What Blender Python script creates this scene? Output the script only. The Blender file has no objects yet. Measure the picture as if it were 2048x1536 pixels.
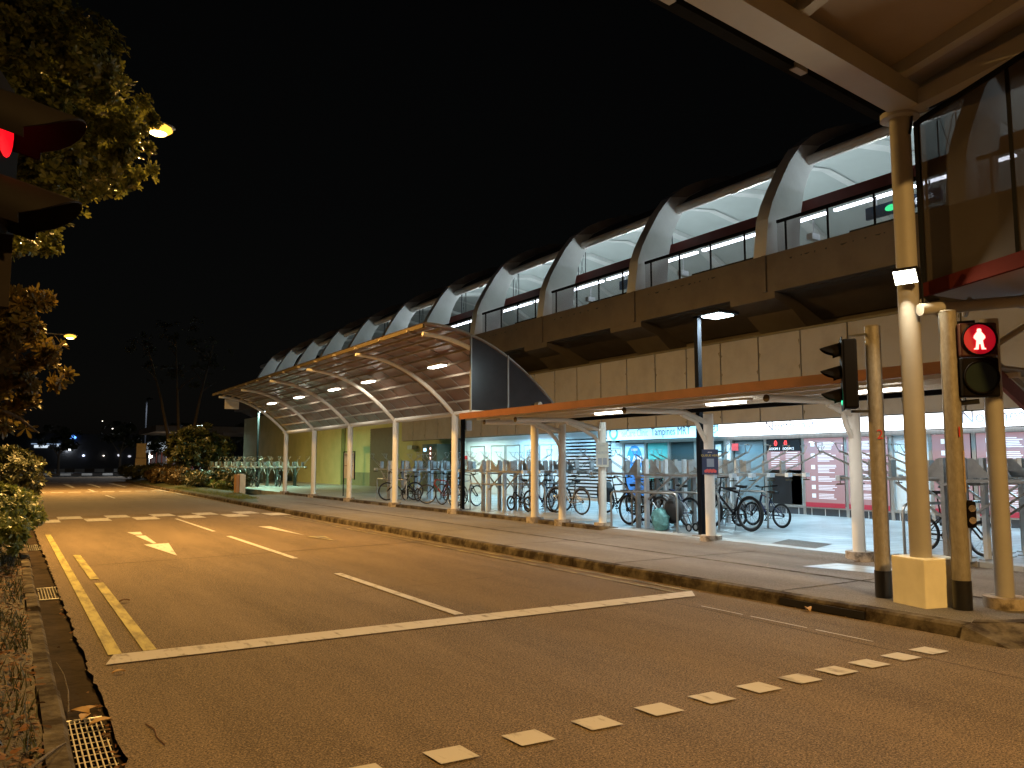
import bpy, math, random
from mathutils import Vector, Matrix
R = math.radians
random.seed(7)
# ------------------------------------------------------------------ camera, world, moon, exposure
scn = bpy.context.scene
COL = scn.collection
cam_d = bpy.data.cameras.new('camera'); cam = bpy.data.objects.new('camera', cam_d); COL.objects.link(cam)
cam.location = (0, 0, 1.6); cam.rotation_euler = (R(90 + 5.604), 0, R(-32.113))
cam_d.sensor_width = 36; cam_d.lens = 36 * 1600 / 2048; cam_d.clip_start = 0.05; cam_d.clip_end = 2000
scn.camera = cam
w = bpy.data.worlds.new('World'); scn.world = w; w.use_nodes = True
nt = w.node_tree; bg = nt.nodes['Background']
skyt = nt.nodes.new('ShaderNodeTexSky'); skyt.sky_type = 'NISHITA'; skyt.sun_disc = False
skyt.sun_elevation = R(2); skyt.sun_rotation = R(200)
hs = nt.nodes.new('ShaderNodeHueSaturation'); hs.inputs['Saturation'].default_value = 0.25
nt.links.new(skyt.outputs[0], hs.inputs['Color']); nt.links.new(hs.outputs[0], bg.inputs['Color'])
bg.inputs['Strength'].default_value = 0.0009
moon_d = bpy.data.lights.new('moon', 'SUN'); moon_d.energy = 0.012; moon_d.angle = R(10); moon_d.color = (.8, .85, 1)
moon = bpy.data.objects.new('moon', moon_d); moon.rotation_euler = (R(40), 0, R(-60)); COL.objects.link(moon)
scn.view_settings.view_transform = 'Standard'; scn.view_settings.look = 'None'
scn.view_settings.exposure = 0.28; scn.view_settings.gamma = 1
scn.render.engine = 'CYCLES'
scn.cycles.sample_clamp_indirect = 3.0
scn.cycles.max_bounces = 6
SODIUM = (1.0, .55, .145); COOL = (.36, .75, 1.0); NEUT = (1, .93, .8)

# ------------------------------------------------------------------ materials
MC = {}
def mat(name, base, var=.15, scale=3.0, rough=.7, bump=0, bscale=None, metal=0, second=None, thr=None, stretch=None, spec=.5):
    if name in MC: return MC[name]
    m = bpy.data.materials.new(name); m.use_nodes = True; n = m.node_tree.nodes; l = m.node_tree.links
    p = n['Principled BSDF']; p.inputs['Roughness'].default_value = rough; p.inputs['Metallic'].default_value = metal
    p.inputs['Specular IOR Level'].default_value = spec
    g = n.new('ShaderNodeNewGeometry'); mp = n.new('ShaderNodeMapping'); l.new(g.outputs['Position'], mp.inputs[0])
    if stretch: mp.inputs['Scale'].default_value = stretch
    no = n.new('ShaderNodeTexNoise'); no.inputs['Scale'].default_value = scale; no.inputs['Detail'].default_value = 6
    no.inputs['Roughness'].default_value = .65
    l.new(mp.outputs[0], no.inputs['Vector'])
    r = n.new('ShaderNodeValToRGB'); l.new(no.outputs['Fac'], r.inputs[0])
    lo = [max(0, c * (1 - var)) for c in base]; hi = [min(1, c * (1 + var)) for c in base]
    if second: hi = list(base); lo = list(second)
    a, b = thr if thr else (.32, .68)
    r.color_ramp.elements[0].position = a; r.color_ramp.elements[1].position = b
    r.color_ramp.elements[0].color = (*lo, 1); r.color_ramp.elements[1].color = (*hi, 1)
    l.new(r.outputs[0], p.inputs['Base Color'])
    if bump:
        n2 = n.new('ShaderNodeTexNoise'); n2.inputs['Scale'].default_value = bscale or scale * 6; n2.inputs['Detail'].default_value = 3
        l.new(g.outputs['Position'], n2.inputs['Vector'])
        bp = n.new('ShaderNodeBump'); bp.inputs['Strength'].default_value = bump; bp.inputs['Distance'].default_value = .02
        l.new(n2.outputs['Fac'], bp.inputs['Height']); l.new(bp.outputs[0], p.inputs['Normal'])
    MC[name] = m; return m
def emis(name, col, s):
    if name in MC: return MC[name]
    m = bpy.data.materials.new(name); m.use_nodes = True; p = m.node_tree.nodes['Principled BSDF']
    p.inputs['Base Color'].default_value = (*[c * .5 for c in col], 1)
    p.inputs['Emission Color'].default_value = (*col, 1); p.inputs['Emission Strength'].default_value = s
    MC[name] = m; return m
def asphalt(name, c1, c2, sp=260, patch=.35, seed=0):
    m = bpy.data.materials.new(name); m.use_nodes = True; n = m.node_tree.nodes; l = m.node_tree.links
    p = n['Principled BSDF']; g = n.new('ShaderNodeNewGeometry')
    f = n.new('ShaderNodeTexNoise'); f.inputs['Scale'].default_value = sp; f.inputs['Detail'].default_value = 4; f.inputs['Roughness'].default_value = .8; l.new(g.outputs['Position'], f.inputs['Vector'])
    r = n.new('ShaderNodeValToRGB'); r.color_ramp.elements[0].position = .36; r.color_ramp.elements[1].position = .66
    r.color_ramp.elements[0].color = (*c1, 1); r.color_ramp.elements[1].color = (*c2, 1); l.new(f.outputs['Fac'], r.inputs[0])
    mp = n.new('ShaderNodeMapping'); mp.inputs['Scale'].default_value = (1, .16, 1); mp.inputs['Location'].default_value = (seed, seed * 3, 0); l.new(g.outputs['Position'], mp.inputs[0])
    q = n.new('ShaderNodeTexNoise'); q.inputs['Scale'].default_value = 1.1; q.inputs['Detail'].default_value = 8; q.inputs['Roughness'].default_value = .7; l.new(mp.outputs[0], q.inputs['Vector'])
    mr = n.new('ShaderNodeMapRange'); mr.inputs[1].default_value = .3; mr.inputs[2].default_value = .7; mr.inputs[3].default_value = 1 - patch; mr.inputs[4].default_value = 1 + patch
    l.new(q.outputs['Fac'], mr.inputs[0])
    mx = n.new('ShaderNodeMix'); mx.data_type = 'RGBA'; mx.blend_type = 'MULTIPLY'; mx.inputs[0].default_value = 1
    l.new(r.outputs[0], mx.inputs[6]); l.new(mr.outputs[0], mx.inputs[7])
    # bright aggregate chips
    v = n.new('ShaderNodeTexVoronoi'); v.inputs['Scale'].default_value = 190; l.new(g.outputs['Position'], v.inputs['Vector'])
    wn = n.new('ShaderNodeTexWhiteNoise'); l.new(v.outputs['Position'], wn.inputs[0])
    th = n.new('ShaderNodeMath'); th.operation = 'GREATER_THAN'; th.inputs[1].default_value = .94; l.new(wn.outputs['Value'], th.inputs[0])
    m2 = n.new('ShaderNodeMix'); m2.data_type = 'RGBA'; l.new(th.outputs[0], m2.inputs[0]); l.new(mx.outputs[2], m2.inputs[6]); m2.inputs[7].default_value = (c2[0] * 1.25, c2[1] * 1.25, c2[2] * 1.25, 1)
    l.new(m2.outputs[2], p.inputs['Base Color'])
    bp = n.new('ShaderNodeBump'); bp.inputs['Strength'].default_value = .7; bp.inputs['Distance'].default_value = .01
    l.new(f.outputs['Fac'], bp.inputs['Height']); l.new(bp.outputs[0], p.inputs['Normal'])
    p.inputs['Roughness'].default_value = .85; p.inputs['Specular IOR Level'].default_value = .18
    MC[name] = m; return m
def leafmat(name, c1, c2, trans=.35, rough=.4):
    m = bpy.data.materials.new(name); m.use_nodes = True; n = m.node_tree.nodes; l = m.node_tree.links
    p = n['Principled BSDF']; g = n.new('ShaderNodeNewGeometry'); r = n.new('ShaderNodeValToRGB')
    r.color_ramp.elements[0].color = (*c1, 1); r.color_ramp.elements[1].color = (*c2, 1)
    l.new(g.outputs['Random Per Island'], r.inputs[0]); l.new(r.outputs[0], p.inputs['Base Color'])
    p.inputs['Roughness'].default_value = rough
    t = n.new('ShaderNodeBsdfTranslucent'); l.new(r.outputs[0], t.inputs[0])
    mx = n.new('ShaderNodeMixShader'); mx.inputs[0].default_value = trans
    l.new(p.outputs[0], mx.inputs[1]); l.new(t.outputs[0], mx.inputs[2]); l.new(mx.outputs[0], n['Material Output'].inputs[0])
    MC[name] = m; return m
def seethrough(name, col, fac, rough=.3, holes=0):
    m = bpy.data.materials.new(name); m.use_nodes = True; n = m.node_tree.nodes; l = m.node_tree.links
    p = n['Principled BSDF']; p.inputs['Base Color'].default_value = (*col, 1); p.inputs['Roughness'].default_value = rough
    t = n.new('ShaderNodeBsdfTransparent'); mx = n.new('ShaderNodeMixShader'); mx.inputs[0].default_value = fac
    l.new(t.outputs[0], mx.inputs[1]); l.new(p.outputs[0], mx.inputs[2]); l.new(mx.outputs[0], n['Material Output'].inputs[0])
    MC[name] = m; return m
def tiles(name, c, mortar, sx, sy, rough=.5, rot=0, msize=.012):
    m = bpy.data.materials.new(name); m.use_nodes = True; n = m.node_tree.nodes; l = m.node_tree.links
    p = n['Principled BSDF']; g = n.new('ShaderNodeNewGeometry'); mp = n.new('ShaderNodeMapping'); mp.inputs['Rotation'].default_value = (0, 0, rot)
    l.new(g.outputs['Position'], mp.inputs[0])
    b = n.new('ShaderNodeTexBrick'); b.inputs['Scale'].default_value = 1; b.inputs['Brick Width'].default_value = sx; b.inputs['Row Height'].default_value = sy
    b.inputs['Mortar Size'].default_value = msize; b.inputs['Color1'].default_value = (*c, 1); b.inputs['Color2'].default_value = (*[x * .82 for x in c], 1); b.inputs['Mortar'].default_value = (*mortar, 1)
    l.new(mp.outputs[0], b.inputs['Vector'])
    no = n.new('ShaderNodeTexNoise'); no.inputs['Scale'].default_value = 1.3; no.inputs['Detail'].default_value = 7; l.new(g.outputs['Position'], no.inputs['Vector'])
    mr = n.new('ShaderNodeMapRange'); mr.inputs[1].default_value = .3; mr.inputs[2].default_value = .7; mr.inputs[3].default_value = .65; mr.inputs[4].default_value = 1.15; l.new(no.outputs['Fac'], mr.inputs[0])
    mx = n.new('ShaderNodeMix'); mx.data_type = 'RGBA'; mx.blend_type = 'MULTIPLY'; mx.inputs[0].default_value = 1
    l.new(b.outputs[0], mx.inputs[6]); l.new(mr.outputs[0], mx.inputs[7]); l.new(mx.outputs[2], p.inputs['Base Color'])
    p.inputs['Roughness'].default_value = rough
    MC[name] = m; return m
M_road = asphalt('road asphalt', (.016, .012, .009), (.30, .225, .155), sp=70, patch=.3)
M_hump = asphalt('hump paving', (.12, .095, .07), (.24, .19, .15), patch=.15, seed=5)
M_path = asphalt('footpath concrete', (.10, .09, .08), (.26, .24, .22), sp=120, patch=.3, seed=9)
M_plaza = tiles('plaza tiles', (.42, .44, .44), (.16, .17, .17), .6, .3, .38, rot=R(8))
M_kerb = mat('kerb concrete', (.17, .145, .11), scale=3.2, bump=.6, second=(.040, .030, .022), thr=(.42, .66), rough=.95, spec=.1)
M_gutter = mat('gutter concrete', (.036, .025, .018), var=.5, scale=3, bump=.4, rough=.95, spec=.08)
M_white = mat('road paint white', (.52, .50, .49), scale=11, second=(.22, .20, .18), thr=(.30, .46), rough=.9, spec=.15, bump=.1, stretch=(1, .3, 1))
M_yellow = mat('road paint yellow', (.46, .40, .14), scale=9, spec=.15, second=(.22, .185, .08), thr=(.36, .58), stretch=(1, .25, 1))
M_grass = mat('grass soil', (.05, .07, .025), scale=6, second=(.035, .025, .015), bump=.6)
M_soil = mat('leaf litter soil', (.085, .055, .03), scale=14, second=(.02, .014, .01), bump=.9)
M_dark = mat('far ground', (.03, .032, .028), scale=1)
M_cream = mat('cream painted steel', (.78, .75, .68), var=.08, scale=2.5, rough=.45, second=(.50, .46, .38), thr=(.2, .36), stretch=(2, 2, .6))
M_plinth = mat('column plinth', (.42, .36, .29), scale=8, second=(.13, .10, .07), thr=(.35, .55), bump=.4)
M_galv = mat('galvanised steel', (.33, .31, .28), scale=34, second=(.25, .225, .19), thr=(.35, .65), rough=.55, metal=.25, stretch=(1, 1, .4), spec=.3)
M_black = mat('black paint', (.012, .012, .014), rough=.35)
M_housing = mat('black signal housing', (.007, .006, .006), rough=.6, spec=.05)
M_post = mat('dark lamp post', (.009, .010, .013), rough=.9, spec=.1)
M_orange = mat('orange fascia', (.21, .082, .045), var=.12, scale=3, rough=.5)
M_maroon = mat('maroon beam', (.22, .055, .045), var=.12, rough=.5)
M_roofu = mat('roof underside sheet', (.22, .20, .18), var=.12, scale=1.5, rough=.6)
M_redsheet = mat('brown translucent roof sheet', (.24, .13, .095), var=.2, scale=2, rough=.28, spec=.6)
M_beige = mat('beige render', (.17, .145, .12), var=.1, scale=.8, rough=.85, second=(.125, .105, .088), thr=(.3, .6), spec=.2)
M_panel = mat('cladding panel', (.29, .28, .27), scale=1.3, second=(.235, .225, .215), thr=(.3, .55), rough=.7)
M_rib = mat('white rib concrete', (.66, .68, .67), var=.1, scale=.8, rough=.8)
M_ceil = mat('pale vault ceiling', (.50, .55, .54), var=.05, scale=.6, rough=.9)
M_wallw = mat('white tiled wall', (.66, .72, .76), var=.06, scale=1, rough=.5)
M_wally = mat('yellow green wall', (.40, .42, .20), var=.1, scale=.7, rough=.8, second=(.30, .34, .15), thr=(.3, .6))
M_dado = mat('green dado', (.16, .19, .10), var=.15, scale=1.2, rough=.8)
M_shutter = mat('brown shutter', (.10, .085, .05), rough=.6)
M_steel = mat('brushed steel', (.42, .42, .41), var=.12, scale=4, rough=.38, metal=.75, stretch=(6, 6, .5))
M_rackw = mat('zinc rack face', (.62, .66, .70), var=.08, scale=6, rough=.45, metal=.2)
M_rackb = mat('weathered rack steel', (.33, .33, .32), var=.18, scale=7, rough=.4, metal=.5)
M_glass = seethrough('window glass', (.06, .09, .10), .55, .08)
M_glassp = seethrough('platform glass', (.30, .36, .40), .16, .1)
M_mesh = seethrough('perforated mesh', (.05, .04, .035), .90, 1.0)
M_rubber = mat('tyre rubber', (.012, .012, .013), rough=.75)
M_rim = mat('bicycle rim', (.25, .25, .26), rough=.35, metal=.8)
M_leafy = leafmat('glossy tree leaf', (.05, .065, .018), (.24, .24, .06), .26, .26)
M_leafb = leafmat('brownish tree leaf', (.10, .085, .02), (.20, .13, .035))
M_leafd = leafmat('dark shrub leaf', (.022, .032, .010), (.055, .052, .018), .2)
M_leafr = leafmat('reddish shrub leaf', (.03, .022, .008), (.07, .042, .015), .2)
M_leafh = leafmat('hedge leaf', (.06, .10, .02), (.20, .22, .06), .3)
M_dry = leafmat('dry leaf', (.05, .022, .010), (.22, .10, .035), .1, .8)
M_dryb = leafmat('pale dry leaf', (.40, .24, .10), (.55, .36, .16), .1, .7)
M_bark = mat('tree bark', (.10, .075, .05), var=.4, scale=12, bump=.6)

# ------------------------------------------------------------------ mesh helpers
def tag(o, label=None, cat=None, group=None, kind=None):
    if label: o['label'] = label
    if cat: o['category'] = cat
    if group: o['group'] = group
    if kind: o['kind'] = kind
    return o
def thing(name, label, cat, loc=(0, 0, 0), rz=0, group=None):
    o = bpy.data.objects.new(name, None); COL.objects.link(o); o.location = loc; o.rotation_euler = (0, 0, rz)
    o.empty_display_size = .2
    return tag(o, label, cat, group)
def inv(par):
    m = Matrix()
    while par: m = m @ Matrix() ; par2 = par; break
    M = Matrix(); chain = []
    p = par
    while p: chain.append(p); p = p.parent
    for p in reversed(chain): M = M @ (Matrix.Translation(p.location) @ Matrix.Rotation(p.rotation_euler[2], 4, 'Z'))
    return M.inverted()
class MB:
    def __init__(s): s.v = []; s.f = []
    def add(s, vs, fs):
        b = len(s.v); s.v += [tuple(v) for v in vs]; s.f += [tuple(i + b for i in f) for f in fs]; return s
    def box(s, x0, y0, z0, x1, y1, z1):
        return s.add([(x0, y0, z0), (x1, y0, z0), (x1, y1, z0), (x0, y1, z0), (x0, y0, z1), (x1, y0, z1), (x1, y1, z1), (x0, y1, z1)],
                     [(0, 3, 2, 1), (4, 5, 6, 7), (0, 1, 5, 4), (1, 2, 6, 5), (2, 3, 7, 6), (3, 0, 4, 7)])
    def bar(s, a, b, wd, ht, up=(0, 0, 1)):
        a = Vector(a); b = Vector(b); d = (b - a).normalized(); u = Vector(up)
        if abs(d.dot(u)) > .98: u = Vector((0, 1, 0))
        sd = d.cross(u).normalized(); u = sd.cross(d)
        vs = []
        for p in (a, b):
            for sx, sz in ((-1, -1), (1, -1), (1, 1), (-1, 1)): vs.append(p + sd * sx * wd / 2 + u * sz * ht / 2)
        return s.add(vs, [(0, 1, 2, 3), (7, 6, 5, 4), (0, 4, 5, 1), (1, 5, 6, 2), (2, 6, 7, 3), (3, 7, 4, 0)])
    def tube(s, pts, r, n=8, cap=True, closed=False):
        pts = [Vector(p) for p in pts]; rs = r if isinstance(r, (list, tuple)) else [r] * len(pts)
        N = len(pts); vs = []; u = None
        for i, p in enumerate(pts):
            if closed: d = pts[(i + 1) % N] - pts[i - 1]
            else: d = pts[min(i + 1, N - 1)] - pts[max(i - 1, 0)]
            d.normalize()
            if u is None:
                u = Vector((0, 0, 1)) if abs(d.z) < .9 else Vector((1, 0, 0))
            u = (u - d * u.dot(d)).normalized(); q = d.cross(u)
            for k in range(n):
                a = 2 * math.pi * k / n; vs.append(p + (u * math.cos(a) + q * math.sin(a)) * rs[i])
        fs = []
        for i in range(N if closed else N - 1):
            j = (i + 1) % N
            for k in range(n): fs.append((i * n + k, i * n + (k + 1) % n, j * n + (k + 1) % n, j * n + k))
        if cap and not closed: fs += [tuple(range(n))[::-1], tuple((N - 1) * n + k for k in range(n))]
        return s.add(vs, fs)
    def prism(s, poly, axis, a, b):
        def P(p, t): return (t, p[0], p[1]) if axis == 0 else ((p[0], t, p[1]) if axis == 1 else (p[0], p[1], t))
        n = len(poly)
        return s.add([P(p, a) for p in poly] + [P(p, b) for p in poly],
                     [tuple(range(n)), tuple(range(2 * n - 1, n - 1, -1))] + [(i, i + n, (i + 1) % n + n, (i + 1) % n) for i in range(n)])
    def strip(s, prof, axis, a, b):   # open sheet of an (u,z) profile pulled along axis 1 (Y)
        n = len(prof); return s.add([(p[0], a, p[1]) for p in prof] + [(p[0], b, p[1]) for p in prof], [(i, i + 1, n + i + 1, n + i) for i in range(n - 1)])
    def poly(s, pts): return s.add(pts, [tuple(range(len(pts)))])
    def disc(s, c, r, ax, n=20, rr=None):
        vs = []
        for k in range(n):
            a = 2 * math.pi * k / n; u, v_ = r * math.cos(a), (rr or r) * math.sin(a)
            vs.append((c[0], c[1] + u, c[2] + v_) if ax == 0 else ((c[0] + u, c[1], c[2] + v_) if ax == 1 else (c[0] + u, c[1] + v_, c[2])))
        return s.add(vs, [tuple(range(n))])
    def build(s, name, m, parent=None, smooth=False, local=False):
        me = bpy.data.meshes.new(name); vs = s.v
        if parent and not local:
            I = inv(parent); vs = [tuple(I @ Vector(v)) for v in vs]
        me.from_pydata(vs, [], s.f); me.materials.append(m); me.update()
        if smooth:
            me.shade_smooth() if hasattr(me, 'shade_smooth') else None
            try: me.set_sharp_from_angle(angle=R(38))
            except Exception: pass
        o = bpy.data.objects.new(name, me); COL.objects.link(o); o.parent = parent
        return o
def bevelled(o, wd=.01):
    b = o.modifiers.new('bevel', 'BEVEL'); b.width = wd; b.segments = 2; b.limit_method = 'ANGLE'; return o
def copy_tree(o, parent=None):
    c = o.copy(); COL.objects.link(c); c.parent = parent
    for ch in list(o.children): copy_tree(ch, c)
    return c
def text(s, size, loc, face, m, parent=None, name='lettering', align='LEFT', ext=.004, sx=1):
    cu = bpy.data.curves.new(name, 'FONT'); cu.body = s; cu.size = size; cu.extrude = ext; cu.align_x = align; cu.resolution_u = 3
    t = bpy.data.objects.new('tmp', cu); COL.objects.link(t)
    dg = bpy.context.evaluated_depsgraph_get(); me = bpy.data.meshes.new_from_object(t.evaluated_get(dg)); bpy.data.objects.remove(t); bpy.data.curves.remove(cu)
    if face == '-X': A = Matrix(((0, 0, -1, 0), (-sx, 0, 0, 0), (0, 1, 0, 0), (0, 0, 0, 1)))
    else: A = Matrix(((sx, 0, 0, 0), (0, 0, -1, 0), (0, 1, 0, 0), (0, 0, 0, 1)))
    if isinstance(face, float): A = Matrix.Rotation(face, 4, 'Z') @ A
    me.transform(Matrix.Translation(loc) @ A)
    if parent: me.transform(inv(parent))
    me.materials.clear(); me.materials.append(m)
    o = bpy.data.objects.new(name, me); COL.objects.link(o); o.parent = parent
    return o
def light(kind, loc, energy, col, parent=None, size=.3, sy=None, rot=(0, 0, 0), name='light'):
    d = bpy.data.lights.new(name, kind); d.energy = energy; d.color = col
    if kind == 'AREA':
        d.size = size
        if sy: d.shape = 'RECTANGLE'; d.size_y = sy
        else: d.shape = 'DISK'
    else: d.shadow_soft_size = size
    o = bpy.data.objects.new(name, d); COL.objects.link(o)
    o.rotation_euler = rot
    if parent:
        o.parent = parent; o.location = inv(parent) @ Vector(loc)
    else: o.location = loc
    return o
def st(o): o['kind'] = 'structure'; return o

# ------------------------------------------------------------------ ground, road, paths
def sheet(name, pts, z, m): return st(MB().poly([(x, y, z) for x, y in pts]).build(name, m))
sheet('ground', [(-250, -80), (300, -80), (300, 420), (-250, 420)], -.12, M_dark)
sheet('road', [(.64, -30), (60, -30), (60, 3.9), (7.56, 3.9), (7.5, 26), (8.3, 66), (9.5, 84), (60, 84), (60, 102), (-60, 102), (-60, 84), (.64, 84)], 0, M_road)
random.seed(3)
# ragged asphalt edge beside the gutter
e = MB(); yy = 2.0; pr = .63
while yy < 24:
    a = .600 + random.random() * .04; y2 = yy + random.uniform(.06, .22)
    e.poly([(pr, yy, .003), (.70, yy, .003), (.70, y2, .003), (a, y2, .003)]); pr = a; yy = y2
st(e.build('road_edge', M_road))
sheet('gutter', [(.37, -10), (.66, -10), (.66, 25), (.37, 25)], -.045, M_gutter)
g = MB()
yy = -6.0
while yy < 25:
    L = random.uniform(.85, 1.05); dx = random.uniform(-.012, .012); h = .10 + random.uniform(-.02, .02)
    if 6.65 < yy < 9.4: h = .045
    g.prism([(.24 + dx, -.1), (.385 + dx, -.1), (.375 + dx, h - .025), (.35 + dx, h), (.25 + dx, h)], 1, yy, yy + L - .015); yy += L
st(g.build('kerb_left', M_kerb))
# right kerb, footpath
def kx(y): return 7.46 if y < 22 else 7.46 + (y - 22) ** 2 * .00035
g = MB(); yy = 4.15
while yy < 74:
    L = 1.0; x = kx(yy); x2 = kx(yy + L)
    h = .13
    if 5.0 < yy < 5.3: pass
    n = len(g.v)
    pr = [(0, -.1), (.02, h - .03), (.04, h - .004), (.16, h)]
    vs = [(x + p[0], yy + .006, p[1]) for p in pr] + [(x + .16, yy + .006, -.1)] + [(x2 + p[0], yy + L - .006, p[1]) for p in pr] + [(x2 + .16, yy + L - .006, -.1)]
    g.add(vs, [(0, 1, 2, 3, 4), (9, 8, 7, 6, 5), (0, 5, 6, 1), (1, 6, 7, 2), (2, 7, 8, 3), (3, 8, 9, 4)]); yy += L
# ramped corner end
g.add([(7.46, 4.15, .12), (7.62, 4.15, .13), (7.40, 3.72, 0), (7.62, 3.62, 0), (7.40, 4.15, 0), (8.0, 3.85, .13)], [(0, 2, 3, 1), (0, 4, 2), (1, 3, 5)])
g.prism([(7.62, 4.15), (7.9, 3.93), (9.6, 3.35), (14, 2.9), (14, 3.05), (9.65, 3.5), (7.98, 4.05), (7.75, 4.2)], 2, -.05, .135)
st(g.build('kerb_right', M_kerb))
g = MB()
fp = [(7.61, 4.15), (7.85, 4.02), (9.62, 3.42), (14, 3.0), (26, 3.0), (26, 7), (11.2, 7.2)]
g.poly([(x, y, .128) for x, y in fp] )
ys = [7.2, 10, 14, 18, 22, 26, 30, 34, 37.5]
for a, b in zip(ys[:-1], ys[1:]):
    xa = 7.61 if a == 7.2 else kx(a) + .15
    g.poly([(kx(a) + .15, a, .128), (11.2, a, .128), (11.2, b, .128), (kx(b) + .15, b, .128)])
g.f[0] = tuple(g.f[0]) ; g.poly([(7.61, 4.15, .128), (11.2, 7.2, .128), (7.61, 7.2, .128)])
st(g.build('footpath', M_path))
# lighter joint lines along the footpath
g = MB()
g.poly([(9.05, 4.6, .132), (9.13, 4.6, .132), (9.28, 30, .132), (9.20, 30, .132)])
for yj in (6.3, 9.3, 12.4, 15.6, 18.9, 22.3, 25.8, 29.4): g.poly([(7.63, yj, .1325), (11.0, yj, .1325), (11.0, yj + .03, .1325), (7.63, yj + .03, .1325)])
st(g.build('footpath_joint', M_kerb))
g = MB(); g.box(11.02, 7.45, -.05, 26, 90, .20); g.box(11.7, 2.9, -.05, 26, 7.447, .20); st(g.build('plaza', M_plaza))
g = MB()
g.box(11.0, 13.6, .0, 11.25, 38.2, .212); st(g.build('plaza_edge', M_kerb))
g = MB(); g.poly([(10.62, 7.5, .1305), (11.019, 7.5, .2), (11.019, 13.6, .2), (10.62, 13.6, .1305)]); st(g.build('paving_ramp', M_path))
sheet('paving_patch', [(9.65, 7.6), (9.95, 6.2), (10.55, 6.3), (10.35, 7.55)], .134, M_plaza)
sheet('manhole_slab', [(11.3, 9.55), (12.2, 9.9), (12.1, 8.9), (11.25, 8.6)], .204, M_path)
# grass verge
g = MB(); ys = [30.5, 33, 36, 40, 46, 52, 60, 68, 76]; nx = 4
for i, y in enumerate(ys):
    xl = kx(y) + .17; xr = 9.6 + max(0, (y - 38)) * .04 if y > 37 else 8.0 + (y - 30.5) * .22
    for k in range(nx + 1):
        t = k / nx; g.v.append((xl + (xr - xl) * t, y, .136 + .14 * math.sin(math.pi * min(1, t)) * min(1, max(.05, (y - 31) / 6))))
for i in range(len(ys) - 1):
    for k in range(nx): a = i * (nx + 1) + k; g.f.append((a, a + 1, a + nx + 2, a + nx + 1))
st(g.build('grass_verge', M_grass, smooth=True))
# left planting strip
g = MB(); random.seed(5)
for i in range(80):
    for k in range(14):
        g.v.append((.25 - k * .22 - (k ** 2) * .05, -4 + i * .38, .07 + min(.35, k * .05) + random.uniform(-.03, .03)))
for i in range(79):
    for k in range(13): a = i * 14 + k; g.f.append((a, a + 1, a + 15, a + 14))
st(g.build('planting_strip', M_soil, smooth=True))
# brick paved hump
sheet('road_hump', [(.64, 27.3), (7.5, 27.2), (7.75, 38), (.64, 38)], .006, M_hump)
# ---- road markings
def marks(quads, m, name='road_marking', z=.010):
    g = MB()
    for q in quads: g.poly([(x, y, z) for x, y in q])
    return st(g.build(name, m))
def rect(x0, y0, x1, y1): return [(x0, y0), (x1, y0), (x1, y1), (x0, y1)]
marks([[(.74, 7.22), (7.06, 7.12), (7.3, 7.42), (.83, 7.56)]], M_white, 'stop_line')
marks([rect(.79, 7.565, .895, 20.7)], M_yellow, 'outer_yellow_line'); marks([rect(1.06, 7.57, 1.165, 12.1), rect(1.04, 12.5, 1.15, 15.9)], M_yellow, 'inner_yellow_line')
M_faint = mat('worn yellow paint', (.32, .27, .12), scale=7, second=(.07, .06, .045), thr=(.40, .62), stretch=(1, .25, 1))
marks([rect(7.03, 7.45, 7.09, 24)], M_faint, 'yellow_line_right'); marks([rect(7.25, 7.45, 7.31, 24)], M_faint, 'yellow_line_right')
marks([rect(4.06, 7.6, 4.17, 11.3), rect(4.1, 13.4, 4.20, 18.2), rect(4.1, 19.6, 4.19, 24.6), rect(4.1, 40, 4.2, 44), rect(4.1, 50, 4.2, 54)], M_white, 'lane_line')
sq = []
for x in (1.1, 1.62, 2.13, 2.64, 3.14, 3.65, 4.13, 4.6, 5.04, 5.47, 5.88, 6.31, 6.71):
    sq.append([(x - .10, 3.94), (x + .13, 3.93), (x + .12, 4.14), (x - .11, 4.15)])
marks(sq, M_white, 'crossing_dots')
marks([[(2.33, 17.2), (2.79, 17.25), (2.55, 14.9)], [(2.40, 20.4), (2.68, 20.35), (2.62, 19.6), (2.46, 19.7)], [(2.45, 19.4), (2.64, 19.3), (2.58, 17.35), (2.52, 17.35)]], M_white, 'lane_arrow')
marks([[(5.38, 20.5), (5.66, 20.4), (5.62, 17.5)]], M_white, 'lane_arrow'); marks([[(5.55, 17.3), (5.95, 17.2), (5.75, 16.0)]], M_faint, 'lane_arrow')
ch = []
for k in range(11):
    x = .68 + k * .615; y = 24.75 - x * .03 if k % 2 == 0 else 26.0 - x * .03
    ch.append(rect(x, y, x + .615, y + 1.24))
marks(ch, M_white, 'hump_checker')
ds = [rect(1.2 + k * .82, 49, 1.2 + k * .82 + .6, 49.5) for k in range(8)] + [rect(1.2 + k * .85, 74, 1.2 + k * .85 + .6, 74.6) for k in range(8)]
ds += [[(3.5 + k * 1.5, 68), (3.9 + k * 1.5, 68), (3.7 + k * 1.5, 58), (3.55 + k * 1.5, 58)] for k in range(3)]
ds += [rect(7.5, 30, 7.6, 62)]
marks(ds, M_white, 'give_way_dashes', .012)
# crack lines on the road
g = MB(); g.poly([(1.0, 14.2, .004), (7.3, 14.9, .004), (7.3, 14.93, .004), (1.0, 14.22, .004)])
g.poly([(6.45, 3.0, .004), (6.46, 3.0, .004), (6.56, 7.0, .004), (6.55, 7.0, .004)])
st(g.build('road_seam', M_gutter))
marks([rect(6.62, 4.5, 6.64, 5.1), rect(6.62, 5.2, 6.64, 5.9), rect(6.62, 6.0, 6.64, 6.6)], M_white, 'chalk_line', .0105)

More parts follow.
